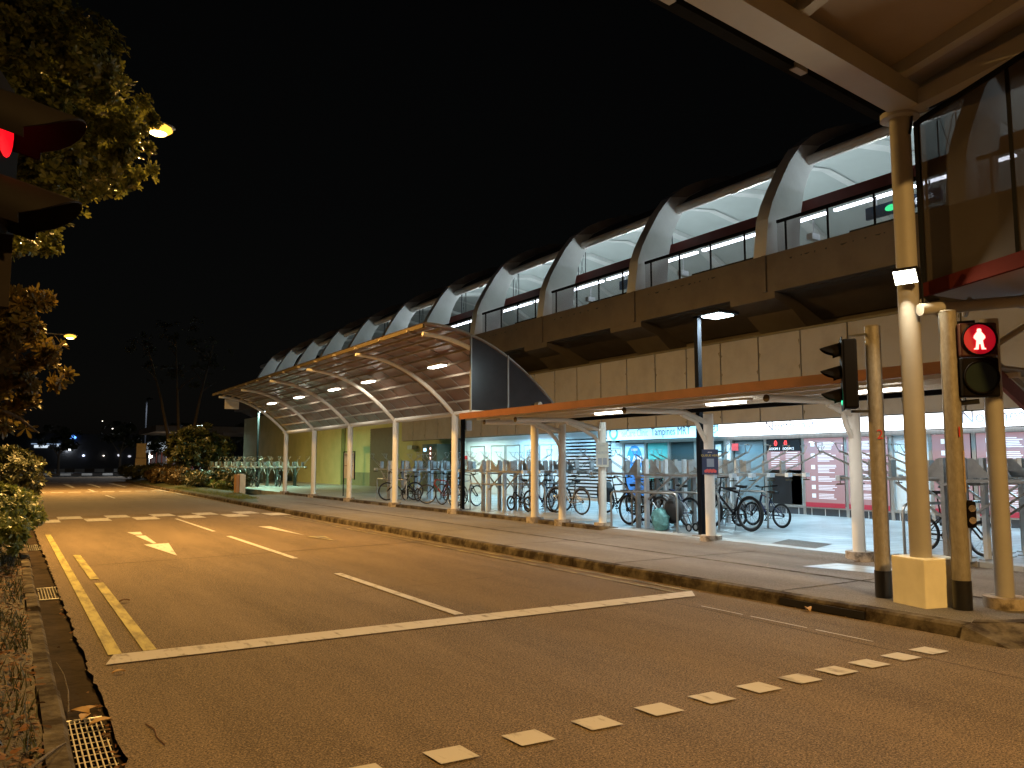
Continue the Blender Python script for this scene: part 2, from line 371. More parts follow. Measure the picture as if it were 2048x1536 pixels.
random.seed(23); g = MB()
for x0, y0, dx, dy, n in ((3.6, 9.5, .25, .05, 10), (6.2, 12.5, .05, .4, 12)):
    p = (x0, y0)
    for k in range(n):
        q = (p[0] + dx + random.uniform(-.06, .06), p[1] + dy + random.uniform(-.07, .07)); wd = random.uniform(.002, .005)
        g.poly([(p[0], p[1] - wd, .0035), (q[0], q[1] - wd, .0035), (q[0], q[1] + wd, .0035), (p[0], p[1] + wd, .0035)]); p = q
st(g.build('road_crack', M_gutter))
# ------------------------------------------------------------------ drain grates
def grate(y0, y1, label, x0=.40, x1=.63, z=-.03, n=7):
    t = thing('drain_grate', label, 'drain grate', ((x0 + x1) / 2, y0, z), group='drain grates in the gutter')
    p = MB().box(x0, y0, -.0425, x1, y1, -.0405).build('pit', mat('pit black', (.004, .003, .002), rough=1, spec=0), t)
    f = MB(); f.box(x0, y0, -.04, x1, y0 + .02, z); f.box(x0, y1 - .02, -.04, x1, y1, z); f.build('frame', M_steel, t)
    b = MB()
    for k in range(n):
        x = x0 + (x1 - x0) * (k + .5) / n; b.box(x - .0035, y0 + .021, -.04, x + .0035, y1 - .021, z)
    k = y0 + .08
    while k < y1 - .04: b.bar((x0, k, z - .006), (x1, k, z - .006), .006, .004); k += .11
    b.build('bars', M_galv, t)
grate(4.7, 5.95, 'long rusty drain grate at the bottom left with dry leaves on it', .40, .60)
grate(11.25, 12.3, 'drain grate in the gutter, second from the camera')
grate(17.6, 18.7, 'small drain grate farthest up the gutter by the hedge')

# ------------------------------------------------------------------ station building
ST = thing('station_building', 'long elevated station with curved white ribs, lit platform and shops below', 'building', (17, 20, 0))
Y0, Y1 = -6, 74
outer = [(17.0, 7.15), (17.15, 8.2), (17.35, 8.7), (17.6, 9.15), (18.1, 9.95), (18.62, 10.58), (19.2, 11.0), (19.85, 11.35), (21.2, 11.85), (23.5, 12.15), (25.8, 11.85), (28, 10.8), (29.6, 9), (30, 7.15)]
inner = [(28.6, 7.15), (28.3, 8.8), (27, 10.3), (25.3, 11.25), (23.5, 11.55), (21.6, 11.3), (20.3, 10.85), (19.6, 10.45), (19.18, 10.1), (18.93, 9.75), (18.7, 9.25), (18.53, 8.6), (18.42, 7.7), (18.4, 7.15)]
def ribY(): return [3.6 + 5.32 * k for k in range(-1, 13)]
M_crest = mat('dark roof cladding', (.10, .095, .09), rough=.8, spec=.15)
n = len(outer); pts = outer + inner
rib0 = None
inn = inner[::-1]
def plate_rib(po, pi, y, th=.42):
    m = len(po); g = MB(); g.v = [(p[0], y, p[1]) for p in po + pi] + [(p[0], y + th, p[1]) for p in po + pi]
    for i in range(m - 1):
        g.f += [(i, i + 1, m + i + 1, m + i), (2 * m + i, 3 * m + i, 3 * m + i + 1, 2 * m + i + 1), (i, 2 * m + i, 2 * m + i + 1, i + 1), (m + i, m + i + 1, 3 * m + i + 1, 3 * m + i)]
    g.f += [(0, m, 3 * m, 2 * m), (m - 1, 3 * m - 1, 4 * m - 1, 2 * m - 1)][:2]
    return g
def mid(p, q, t): return (p[0] + (q[0] - p[0]) * t, p[1] + (q[1] - p[1]) * t)
half = [mid(p, q, .0 if i < 6 or i > 8 else .5) for i, (p, q) in enumerate(zip(outer, inn))]
half[5] = mid(outer[5], inn[5], 0); half[9] = mid(outer[9], inn[9], 0)
for y in ribY():
    plate_rib(half, inn, y).build('rib', M_rib, ST)
    plate_rib(outer[5:10], [mid(h, o_, -.004) for h, o_ in zip(half[5:10], inn[5:10])], y).build('rib_crest', mat('shaded rib top', (.30, .29, .28), var=.2, scale=1.5, rough=.9, spec=.1), ST)  # shade on the unlit rib tops is put into this darker colour
ceil = [(18.9, 10.05), (19.5, 10.6), (20.3, 11.02), (21.6, 11.48), (23.5, 11.72), (25.3, 11.42), (27.1, 10.45), (28.45, 8.9), (28.8, 7)]
for y in ribY():
    MB().strip(ceil, 1, y + .43, y + 5.31).build('vault_ceiling', M_ceil, ST, smooth=True)
    rs = [(19.0, 10.3), (19.5, 10.75), (20.3, 11.2), (21.6, 11.62), (23.5, 11.86), (25.3, 11.6), (27.2, 10.6), (28.6, 9.0), (29, 7)]
    MB().strip(rs, 1, y + .43, y + 5.31).build('roof_shell', M_crest, ST, smooth=True)
    MB().tube([(18.98, y + .42, 10.2), (18.98, y + 5.32, 10.2)], .15, 12).build('edge_tube', M_cream, ST, smooth=True)
    c = MB(); c.strip([(x, z - .04) for x, z in ceil[:-1]], 1, y + 2.6, y + 2.9); c.build('ceiling_band', M_rib, ST, smooth=True)
    if y > 1:
        h = MB()
        for yy in (y + 2.0, y + 2.5): h.tube([(20.6, yy, 9.0), (20.6, yy, 11.1)], .018, 5)
        h.tube([(20.6, y + 2.0, 9.1), (20.6, y + 2.5, 11.0)], .01, 4); h.tube([(20.6, y + 2.5, 9.1), (20.6, y + 2.0, 11.0)], .01, 4)
        h.build('hanger_rods', M_post, ST)
    lit = y < 36
    if lit:
        lf = MB()
        for k in range(4): lf.box(20.3, y + .5 + k * 1.28, 9.0, 20.42, y + .5 + k * 1.28 + 1.2, 9.06)
        lf.build('platform_light', emis('platform tube', (.82, .86, 1.0), 9), ST)
        light('AREA', (22.5, y + 2.7, 8.9), 52, (.80, .97, 1.0), ST, 4, 4.5, (R(180), 0, 0), 'platform_uplight')
    light('POINT', (19.55, y + 2.5, 9.5), 60 if y < 36 else 36, (.82, .98, 1.0), ST, .12, name='rib_fill_light')  # unseen point light added in each bay to brighten the ribs
    # glazed screen with top rail
    sc = MB(); sc.box(17.32, y + .6, 8.06, 17.38, y + 5.2, 8.14)
    sc.build('top_rail', M_post, ST)
    for k in range(4): MB().box(17.33, y + 1.0 + k * 1.3, 7.2, 17.37, y + 1.04 + k * 1.3, 8.06).build('glass_post', M_post, ST)
    MB().box(17.345, y + .6, 7.2, 17.352, y + 5.2, 8.06).build('glass_pane', M_glassp, ST)
MB().box(19.1, Y0, 8.78, 19.35, Y1, 9.12).build('platform_beam', M_maroon, ST)
p = MB(); p.box(17.0, Y0, 6.12, 17.25, Y1, 7.15); p.build('parapet', M_beige, ST)
p = MB(); p.box(17.25, Y0, 6.1, 30, Y1, 6.3); p.build('platform_slab', M_beige, ST)
p = MB(); p.prism([(17.6, 6.1), (18.9, 5.55), (30, 5.55), (30, 6.1)], 1, Y0, Y1); p.build('platform_soffit', M_beige, ST)
p = MB(); p.box(19.0, Y0, 4.0, 19.2, Y1, 5.55); p.build('upper_wall', M_beige, ST)
MB().box(28.9, Y0, 6.3, 29.0, Y1, 8.9).build('rear_wall', M_ceil, ST)
for y in ribY():
    if y > 60: continue
    MB().prism([(17.0, 6.12), (17.02, 5.95), (17.7, 5.72), (18.5, 5.1), (18.8, 4.3), (18.998, 4.3), (18.998, 6.097), (17.3, 6.097)], 1, y - .25, y + 1.3).build('bracket', M_beige, ST)
    MB().box(16.94, y - .02, 6.14, 16.998, y + .1, 7.14).build('expansion_joint', M_beige, ST)
# rust streaks under the platform edge
g = MB(); random.seed(11)
yy = 4
while yy < 40:
    L = random.uniform(.03, .22)
    if (yy * .19) % 1 < .6: g.poly([(16.996, yy, 6.93), (16.996, yy + L, 6.93), (16.996, yy + L * .7, 6.93 - random.uniform(.02, .06)), (16.996, yy + L * .3, 6.93 - random.uniform(.02, .05))])
    yy += L + random.uniform(.03, .4)
g.build('rust_stain', M_black, ST)
# platform furniture
pf = MB()
for y in (9.6, 15.4, 20.9, 26.2, 31.5):
    pf.box(18.6, y, 6.3, 18.65, y + 3.2, 7.72)
pf.build('platform_barrier', M_post, ST)
for y in ( 8.5, 14.6, 20.0, 25.3):
    b = MB(); b.box(19.6, y + .1, 8.12, 19.95, y + .3, 8.3); b.tube([(19.8, y + .2, 8.3), (19.8, y + .2, 8.8)], .02, 6); b.build('camera_box', M_rackw, ST)
# cladding panels
joints = [-3.0]
while joints[-1] < 36.2: joints.append(joints[-1] + 1.32)
for a, b in zip(joints[:-1], joints[1:]):
    MB().box(16.5, a + .02, 2.66, 16.56, b - .02, 4.87).build('cladding_panel', M_panel, ST)
fr = MB(); fr.box(16.48, Y0, 4.87, 16.7, joints[-1], 4.93); fr.box(16.57, Y0, 2.64, 16.62, joints[-1], 4.87)
for a in joints: fr.box(16.535, a - .018, 2.66, 16.568, a + .018, 4.87)
fr.build('cladding_frame', M_shutter, ST)
MB().box(16.62, Y0, 2.86, 19, joints[-1], 2.95).build('canopy_soffit', M_wallw, ST)
st_ = MB()
random.seed(4)
for a in joints[1:-1]:
    for s_ in (-1, 1):
        for k in range(2):
            z = random.uniform(2.8, 4.7); w_ = random.uniform(.02, .05); st_.poly([(16.497, a + s_ * .03, z), (16.497, a + s_ * (.03 + w_), z - .05), (16.497, a + s_ * .03, z - random.uniform(.08, .2))])
st_.build('edge_stain', M_shutter, ST)
# ground floor walls
X = 18.4
MB().box(X, 22.6, .2, X + .2, 34.0, 2.86).build('ground_wall', M_wallw, ST); MB().box(X, 11.75 - 1.0, .2, X + .2, 11.75, 2.3).build('white_pillar', M_wallw, ST)
gw = MB(); gw.box(X, 34.0, 1.0, X + .2, 76, 5.6); gw.build('end_wall', M_wally, ST)
gw = MB(); gw.box(X - .04, 34.0, .2, X + .2, 76, 1.0); gw.build('wall_dado', M_dado, ST)
MB().box(X - .3, 49.5, .2, X - .05, 58.5, 5.0).build('wall_pier', M_wally, ST)
sh = MB(); sh.box(X - .05, 41.5, .2, X - .003 - .04, 45.2, 3.6)
for k in range(24): sh.box(X - .065, 41.5, .25 + k * .14, X - .05, 45.2, .33 + k * .14)
sh.build('roller_shutter', M_shutter, ST)
for (a, b) in ((31.7, 32.9), (29.9, 31.0), (28.7, 29.7)):
    d = MB(); d.box(X - .03, a, .22, X - .002, b, 2.3); d.build('door', M_wallw, ST)
    f = MB(); f.box(X - .035, a - .04, .2, X - .003, a - .005, 2.34); f.box(X - .035, b + .005, .2, X - .003, b + .04, 2.34); f.box(X - .035, a - .04, 2.31, X - .003, b + .04, 2.36); f.build('door_frame', M_steel, ST)
for a, b in ((27.2, 28.3), (25.5, 26.3), (26.34, 27.1)):
    d = MB(); d.box(X - .03, a, .22, X - .002, b, 2.3); d.build('door', M_wallw, ST)
    f = MB(); f.box(X - .04, a - .02, .2, X - .03, a, 2.32); f.box(X - .04, b, .2, X - .03, b + .02, 2.32); f.box(X - .04, a, 2.3, X - .03, b, 2.33)
    f.build('door_frame', M_steel, ST)
    if a == 27.2:
        l_ = MB()
        for k in range(12): l_.box(X - .045, a + .2, 1.3 + k * .07, X - .032, b - .2, 1.33 + k * .07)
        l_.build('door_louvre', M_steel, ST)
lo = MB()
for k in range(17): lo.box(X - .10, 22.56, .34 + k * .127, X - .012, 25.35, .405 + k * .127)
lo.build('wall_louvre', M_rackw, ST)
MB().box(X - .010, 22.56, .3, X - .003, 25.35, 2.5).build('louvre_void', M_black, ST)
# shopfront: plinth tiles, frames, glass
pl = MB(); pl.box(X - .06, 4, .2, X + .1, 17.0, .38); pl.build('tiled_plinth', mat('dark plinth tile', (.05, .06, .075), rough=.3), ST)
g2 = MB(); k = 4.0
while k < 17: g2.box(X - .064, k, .2, X - .06, k + .02, .38); k += .42
g2.build('plinth_grout', M_rackw, ST)
fr = MB()
posts = [4.0, 5.4, 6.9, 8.3, 9.73, 10.73, 11.74, 12.98, 14.30, 15.58, 16.85, 17.1, 18.35, 19.55, 20.7, 21.85]
for y in posts: fr.box(X - .08, y - .045, .2, X + .02, y + .045, 2.32)
fr.box(X - .09, 4, 2.26, X + .02, 22.0, 2.36); fr.box(X - .075, 4, .381, X + .02, 16.8, .45)
fr.build('shopfront_frame', M_steel, ST)
MB().box(X - .02, 12.0, .4, X - .01, 22.0, 2.27).build('shop_glass', M_glass, ST)
MB().box(X + 1.8, 12.0, .2, X + 1.9, 22.4, 2.86).build('shop_interior_wall', mat('shop interior', (.10, .16, .17), rough=.7), ST)
MB().box(X, 12.0, .2, X + 1.9, 22.4, .22).build('shop_floor', M_plaza, ST)
g2 = MB(); g2.box(X - .03, 19.62, 1.0, X - .021, 20.6, 2.25)
g2.build('teal_window_film', mat('teal film', (.10, .42, .40), rough=.3), ST)
it = MB()
for k in range(3): it.box(X + .5, 18.42 - .42 * k - .4, 1.0, X + .55, 18.42 - .42 * k - .05, 1.75)
it.build('counter_screen', emis('bright screens', (.45, .85, 1.0), .9), ST)
pw = MB()
for k in range(5):
    for q in range(3): pw.box(X - .03, 17.3 + q * .3, 1.0 + k * .24, X - .022, 17.53 + q * .3, 1.19 + k * .24)
pw.build('window_notice', M_rackw, ST)
MB().box(X - .035, 21.9, .2, X - .003, 22.55, 2.3).build('white_pier', M_wallw, ST); MB().box(X - .06, 16.9, .2, X + .02, 17.05, 2.26).build('white_pier', M_wallw, ST)
MB().box(X - .03, 14.4, .42, X - .021, 15.4, 1.38).build('dark_shop_window', M_black, ST)
MB().box(X - .03, 14.35, .42, X - .0205, 14.75, 1.38).build('frosted_film', mat('frosted film', (.45, .62, .66), rough=.4), ST)
MB().box(X - .03, 15.7, .42, X - .021, 16.75, 2.2).build('grey_shop_door', mat('grey glass door', (.16, .22, .25), rough=.15), ST)
rs_ = MB(); rs_.box(X - .12, 16.55, 1.95, X - .1, 16.8, 2.16); rs_.build('alarm_notice', mat('red notice', (.6, .04, .04)), ST)
# pipes
pp = MB()
for y in (34.35, 33.65): pp.tube([(X - .2, y, .2), (X - .2, y, 2.8)], .09, 10); pp.tube([(X - .2, y, 1.5), (X - .2, y, 1.62)], .13, 10)
pp.build('drain_pipe', M_black, ST, smooth=True)
pp = MB(); pp.tube([(X - .1, 31.4 + 1.9, 1.9), (X - .1, 33.3, 2.8)], .02, 6); pp.build('bell_conduit', M_rackw, ST)
pp = MB(); pp.tube([(X - .1, 33.3, 1.75), (X - .1, 33.3, 1.92)], .1, 10); pp.build('alarm_bell', mat('red bell', (.45, .03, .03)), ST)
cc = MB(); cc.box(X - .35, 38.7, 2.3, X - .05, 39.3, 2.5); cc.tube([(X - .1, 39, 2.5), (X - .1, 39.0, 4.2)], .02, 6); cc.build('camera_box', M_steel, ST)
# cool light under the cladding, in front of the shops
for y0, en, c in ((8, 125, COOL), (13, 145, COOL), (17.5, 150, COOL), (22, 155, COOL), (27, 165, COOL), (31.5, 100, (.7, 1, .85)), (4, 80, COOL)):
    light('AREA', (17.6, y0, 2.80), en, c, ST, .5, 3.6, (0, R(14), 0), 'soffit_light')
sl = MB()
for y0 in (8, 13, 17.5, 22, 27, 31.5): sl.box(17.5, y0 - .6, 2.83, 17.7, y0 + .6, 2.859)
sl.build('soffit_tube', emis('soffit tube', (.8, .93, 1), 6), ST)
light('AREA', (20.2, 18, 2.7), 40, (.8, 1, 1), ST, 1, 5, (0, 0, 0), 'shop_light')

# ---- signs
S1 = thing('clinic_sign', 'illuminated pale blue clinic signboard with teal ring logo over the shopfront', 'sign', (X - .3, 20, 2.4))
MB().box(X - .32, 17.16, 2.38, X - .12, 22.42, 2.92).build('light_box', emis('clinic light box', (.42, .80, .98), 1.05), S1)
M_ink = mat('sign ink', (.05, .12, .22), rough=.5); M_grey = mat('sign grey', (.30, .33, .38))
text('neCare Clinic', .34, (X - .325, 21.62, 2.49), '-X', M_grey, S1, ext=.003, sx=.72)
text('Tampines MRT', .36, (X - .325, 20.1, 2.49), '-X', M_ink, S1, ext=.003, sx=.82)
text('淡滨尼地铁', .34, (X - .325, 18.02, 2.50), '-X', M_ink, S1, ext=.003, sx=.8)
rg = MB(); rg.tube([(X - .33, 22.05 + .2 * math.cos(a * .3), 2.63 + .2 * math.sin(a * .3)) for a in range(21)], .03, 6, closed=True); rg.build('ring_logo', mat('teal logo', (.03, .35, .42)), S1)
S2 = thing('council_sign', 'long glowing white signboard with thin Northeast lettering above the red boards', 'sign', (X - .3, 10, 2.4))
LB = emis('white light box', (.93, .96, 1.0), 2.4)
for a, b in ((11.78, 17.10), (3.0, 10.62), (10.66, 11.74)): MB().box(X - .33, a, 2.38, X - .12, b, 2.92).build('light_box', LB, S2)
M_pink = mat('faded lettering', (.35, .27, .30))
text('Northeast', .40, (X - .335, 15.35, 2.48), '-X', M_pink, S2, ext=.001); text('Northeast', .40, (X - .335, 9.85, 2.48), '-X', M_pink, S2, ext=.001)
# ---- red service boards
M_rb = emis('red board glow', (.42, .24, .255), .36); M_rb2 = emis('crimson glow band', (.42, .03, .06), .4); M_lines = emis('white glow print', (.8, .8, .9), .65)  # boards and print glow faintly; their brightness is put into the material
def board(a, b, label, icons=True):
    t = thing('service_board', label, 'notice board', (X - .1, (a + b) / 2, .42), group='red service boards on the shopfront')
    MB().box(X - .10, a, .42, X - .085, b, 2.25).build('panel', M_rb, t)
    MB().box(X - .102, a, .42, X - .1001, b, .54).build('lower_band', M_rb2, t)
    ic = MB(); ln = MB(); random.seed(int(a * 10)); z = 2.14; k = 0
    for bl in range(6):
        if icons: ic.box(X - .1035, b - .33, z - .11, X - .1001, b - .21, z)
        for r_ in range(random.choice((4, 5, 6)) if bl < 4 else 4):
            L = random.uniform(.45, .75) * (b - a - .45)
            ln.box(X - .1035, b - .42 - L, z - .018, X - .1001, b - .42, z); z -= .038
        z -= .075
        if z < .72: break
    if icons: ic.build('icons', emis('icon glow tiles', (.75, .85, .95), .6), t)
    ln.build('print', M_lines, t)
board(13.04, 14.24, 'red list board with white icons, fully visible left of a cream column')
board(11.8, 12.93, 'red list board directly right of the tall one, half hidden by a cream column', False)
board(9.8, 10.67, 'red board with icons seen between the floodlit column and signal post 1')
board(8.4, 9.66, 'red board at the right edge with a pale light reflection across its top')
board(6.95, 8.2, 'red board partly outside the right edge of the photo')
D = thing('queue_display', 'black queue display with two red zeros above a pink notice', 'display', (X - .1, 15, 1.4))
MB().box(X - .12, 14.37, 1.92, X - .085, 15.5, 2.25).build('display_box', M_black, D)
M_led = emis('red digits', (1, .04, .04), 4)
text('0', .2, (X - .125, 15.22, 2.07), '-X', M_led, D, 'digit', ext=.004); text('0', .2, (X - .125, 14.88, 2.07), '-X', M_led, D, 'digit', ext=.004)
text('ROOM 1   ROOM 2', .10, (X - .125, 15.40, 1.95), '-X', emis('display print', (.8, .9, 1), 1.0), D, ext=.003)
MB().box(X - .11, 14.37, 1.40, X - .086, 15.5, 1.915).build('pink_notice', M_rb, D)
ln = MB()
for k in range(7):
    ln.box(X - .114, 15.05, 1.86 - k * .06, X - .1101, 15.35, 1.88 - k * .06); ln.box(X - .114, 14.45, 1.86 - k * .06, X - .1101, 14.85, 1.88 - k * .06)
ln.build('print', M_lines, D)
P8 = thing('opening_hours_poster', 'blue oval opening hours poster in the clinic window', 'poster', (X - .05, 21.3, .5))
MB().box(X - .04, 20.78, .45, X - .0215, 21.78, 2.24).build('paper', mat('pale blue paper', (.45, .62, .78)), P8)
MB().disc((X - .045, 21.28, 1.72), .40, 0, 28, .47).build('oval', mat('blue oval', (.03, .22, .55)), P8)
MB().box(X - .048, 20.8, .47, X - .043, 21.75, 1.25).build('blue_panel', mat('blue panel', (.04, .18, .50)), P8)
M_ww = mat('white glow print', (.85, .88, .9))
text('OPEN', .12, (X - .05, 21.28, 2.0), '-X', M_ww, P8, align='CENTER'); text('8 AM', .34, (X - .05, 21.28, 1.60), '-X', M_ww, P8, align='CENTER')
# dark cabinet with lit signs by the yellow wall
CB = thing('ticket_machine', 'dark grey machine with a blue screen and red light column beside the black pipes', 'machine', (17.6, 35.4, .2))
MB().box(17.5, 34.7, .2, 18.3, 36.3, 2.5).build('cabinet', mat('dark cabinet', (.05, .07, .06), rough=.5), CB)
MB().box(17.49, 35.85, 2.15, 17.498, 36.15, 2.3).build('screen', emis('blue screen', (.4, .7, 1), 2.5), CB)
MB().box(17.489, 35.25, 1.65, 17.498, 35.5, 2.4).build('red_strip', mat('dark red strip', (.2, .02, .02)), CB)
for k in range(3): MB().disc((17.485, 35.37, 1.8 + k * .24), .07, 0, 10).build('indicator', emis('pink lamp', (1, .75, .65), 2.5), CB)

# ------------------------------------------------------------------ curved shelter
SA = thing('curved_shelter', 'tall arched bus shelter with curved white ribs and brown sheet roof over the footpath', 'shelter', (11.15, 27, .13))
CY = [37.6, 33.5, 29.25, 25.0, 20.75, 16.55]
XC = 11.05
def arc(x0=7.95, x1=11.15, z0=4.55, z1=3.0, n=14, off=0):
    # parabola in (x, z): flat at the road side, steep at the column
    out = []
    for i in range(n + 1):
        t = i / n; out.append((x0 + (x1 - x0) * t, z0 - (z0 - z1) * t ** 2.1))
    return out
for y in CY:
    MB().tube([(XC, y, .13), (XC, y, 3.02)], .098, 14).build('column', M_cream, SA, smooth=True)
    MB().tube([(XC, y, .1), (XC, y, .27)], .215, 14).build('column_plinth', M_plinth, SA, smooth=True)
    a_ = arc(x1=XC, z1=2.95, n=16); pts = [(x, y, z) for x, z in a_] + [(XC, y, 2.6)]
    rr = [.05 + .012 * min(1, i / 8) for i in range(len(pts))]
    MB().tube(pts, rr, 10).build('arch_rib', M_cream, SA, smooth=True)
    MB().tube([(11.55, y, 3.05), (XC, y, 3.0)], .04, 8).build('rib_stub', M_cream, SA)
MB().tube([(XC, 16.3, 3.02), (XC, 38, 3.02)], .07, 10).build('eaves_beam', M_cream, SA, smooth=True)
Ya, Yb = 16.5, 38.9
rp = arc(8.0, 11.6, 4.80, 3.05, 14)
rp[0] = (7.95, 4.80)
MB().strip(rp, 1, Ya, Yb).build('roof_sheet', M_redsheet, SA, smooth=True)
rp2 = [(x + .012, z + .02) for x, z in rp]
MB().strip(rp2, 1, Ya, Yb).build('roof_top_sheet', M_roofu, SA, smooth=True)
ap = arc(8.0, 11.55, 4.73, 3.02, 9)
for x, z in ap: MB().bar((x, Ya + .05, z), (x, Yb - .05, z), .035, .055).build('purlin', mat('dull purlin paint', (.36, .31, .25), spec=.2), SA)
y = Ya + .3
while y < Yb:
    q = MB(); q.tube([(x - .0, y, z + .045) for x, z in arc(8.0, 11.55, 4.74, 3.02, 12)], .012, 5); q.build('cross_batten', M_steel, SA); y += 1.06
M_ygutter = mat('ochre edge angle', (.11, .085, .05), spec=.1, rough=.9)
MB().bar((7.95, Ya, 4.74), (7.95, Yb, 4.74), .05, .09).build('edge_gutter', M_ygutter, SA)
gu = MB()
y = 17.2
while y < 38.5: gu.tube([(7.85, y, 4.70), (7.98, y, 4.70)], .03, 6); y += 1.7
gu.build('edge_bracket', mat('dull purlin paint', (.36, .31, .25)), SA)
# dark end gable, two panels
gp = [(9.2, 2.83)] + [(9.2, 4.58), (9.6, 4.44), (10.2, 4.14)] + [(10.2, 2.83)]
M_gab = mat('dark blue glossy end panel', (.03, .035, .05), rough=.22, spec=.8)
MB().prism(gp, 1, 16.46, 16.49).build('end_panel', M_gab, SA)
MB().prism([(10.23, 2.83), (10.23, 4.12), (10.6, 3.87), (10.95, 3.6), (11.25, 3.33), (11.5, 3.1), (11.52, 2.83)], 1, 16.46, 16.49).build('end_panel', M_gab, SA)
ef = MB(); ef.box(9.17, 16.44, 2.80, 9.2, 16.5, 4.60); ef.box(10.2, 16.44, 2.80, 10.235, 16.5, 4.2)
ef.tube([(x, 16.5, z + .03) for x, z in arc(8.0, 11.6, 4.78, 3.05, 12)], .025, 6); ef.build('end_trim', M_steel, SA)
for y in (35.4, 31.5, 27.4, 24.2, 19.3):
    MB().box(9.62, y - .42, 4.20, 9.82, y + .42, 4.26).build('light_housing', M_cream, SA)
    MB().box(9.63, y - .38, 4.165, 9.81, y + .38, 4.198).build('light_tube', emis('shelter tube', (1, .93, .80), 11), SA)
    light('AREA', (9.72, y, 4.14), 27, (1, .90, .74), SA, .2, .8, (0, 0, 0), 'shelter_light')
MB().box(8.3, 37.98, 4.05, 8.93, 38.02, 4.5).build('end_plate', M_cream, SA)

# ------------------------------------------------------------------ low shelter
SB = thing('low_shelter', 'low walkway shelter with orange edge beam and cream tube brackets over the bicycle racks', 'shelter', (11.15, 10, .13))
BY = [(11.13, 15.5), (11.3, 14.2), (11.02, 10.68), (10.96, 7.6)]
for XC, y in BY:
    MB().tube([(XC, y, .13), (XC, y, 2.50)], 0.092, 14).build('column', M_cream, SB, smooth=True)
    MB().tube([(XC, y, .12), (XC, y, .27)], .2, 14).build('column_plinth', M_plinth, SB, smooth=True)
    MB().tube([(9.0, y, 2.50), (10.25, y, 2.52), (10.45, y, 2.50), (XC - .03, y, 2.33)], .052, 10).build('bracket_arm', M_cream, SB, smooth=True)
    MB().tube([(10.35, y, 2.47), (10.7, y, 2.36), (XC - .2, y, 2.17), (XC - .07, y, 1.98)], .042, 10).build('bracket_brace', M_cream, SB, smooth=True)
    MB().tube([(8.985, y, 2.50), (9.0, y, 2.50)], .054, 10).build('arm_cap', M_ygutter, SB)
MB().box(8.87, 4.6, 2.60, 8.92, 16.45, 2.74).build('edge_beam', M_orange, SB)
MB().box(8.92, 4.6, 2.655, 11.2, 16.4, 2.68).build('roof_sheet', M_roofu, SB)
pz = MB()
for x in (9.25, 9.9, 10.55): pz.box(x, 4.7, 2.585, x + .06, 16.3, 2.65)
pz.build('purlin', M_cream, SB)
MB().box(11.15, 4.6, 2.56, 11.23, 16.4, 2.70).build('rear_gutter', M_post, SB)
for y in (12.0, 9.05, 6.45):
    MB().box(9.62, y - .55, 2.56, 9.76, y + .95, 2.60).build('light_housing', M_cream, SB)
    MB().box(9.63, y - .42, 2.525, 9.75, y + .32, 2.558).build('light_tube', emis('shelter tube', (1, .93, .80), 11), SB)
    light('AREA', (9.69, y, 2.51), 34, (1, .96, .9), SB, .14, .8, (0, 0, 0), 'shelter_light')

# ------------------------------------------------------------------ black lamp posts
def black_lamp(x, y, h, label, en, lit=True, col=(.62, .95, 1.0)):
    t = thing('lamp_post', label, 'lamp post', (x, y, .2), group='slim black lamp posts')
    MB().box(x - .05, y - .05, .2, x + .05, y + .05, h).build('post', M_post, t)
    MB().box(x - .16, y - .12, .2, x + .16, y + .12, .225).build('base_plate', M_steel, t)
    if lit:
        hd = MB(); hd.box(x - .06, y - .62, h, x + .5, y + .08, h + .05); hd.box(x - .05, y - .05, h - .04, x + .05, y + .05, h); hd.build('head', M_post, t)
        MB().box(x + .02, y - .55, h - .03, x + .42, y - .1, h - .003).build('lens', emis('cool lamp lens', (.75, .95, 1), 14), t)
        light('AREA', (x + .22, y - .32, h - .05), en, col, t, .35, .4, (0, R(8), 0), 'lamp_light')
    return t
black_lamp(11.32, 11.2, 4.45, 'black lamp post lit cool white behind the queue poster column', 170, True, (.75, .95, 1))
bp = black_lamp(11.45, 21.0, 2.9, 'short black post without a lamp beside the last arch column, small box at its top', 0, False)
MB().box(11.52, 20.9, 2.55, 11.7, 21.05, 2.85).build('camera_box', M_steel, bp)
black_lamp(12.3, 47.5, 4.55, 'black lamp post lit cool white at the far end of the curved shelter', 600, True, (.55, 1, .70))
black_lamp(13.6, 41.0, 4.0, 'dark thin post in front of the green wall behind the shelter columns', 0, False)
black_lamp(14.6, 78, 5.0, 'distant lamp post glowing blue above the round shrub', 120, True, (.5, .7, 1))

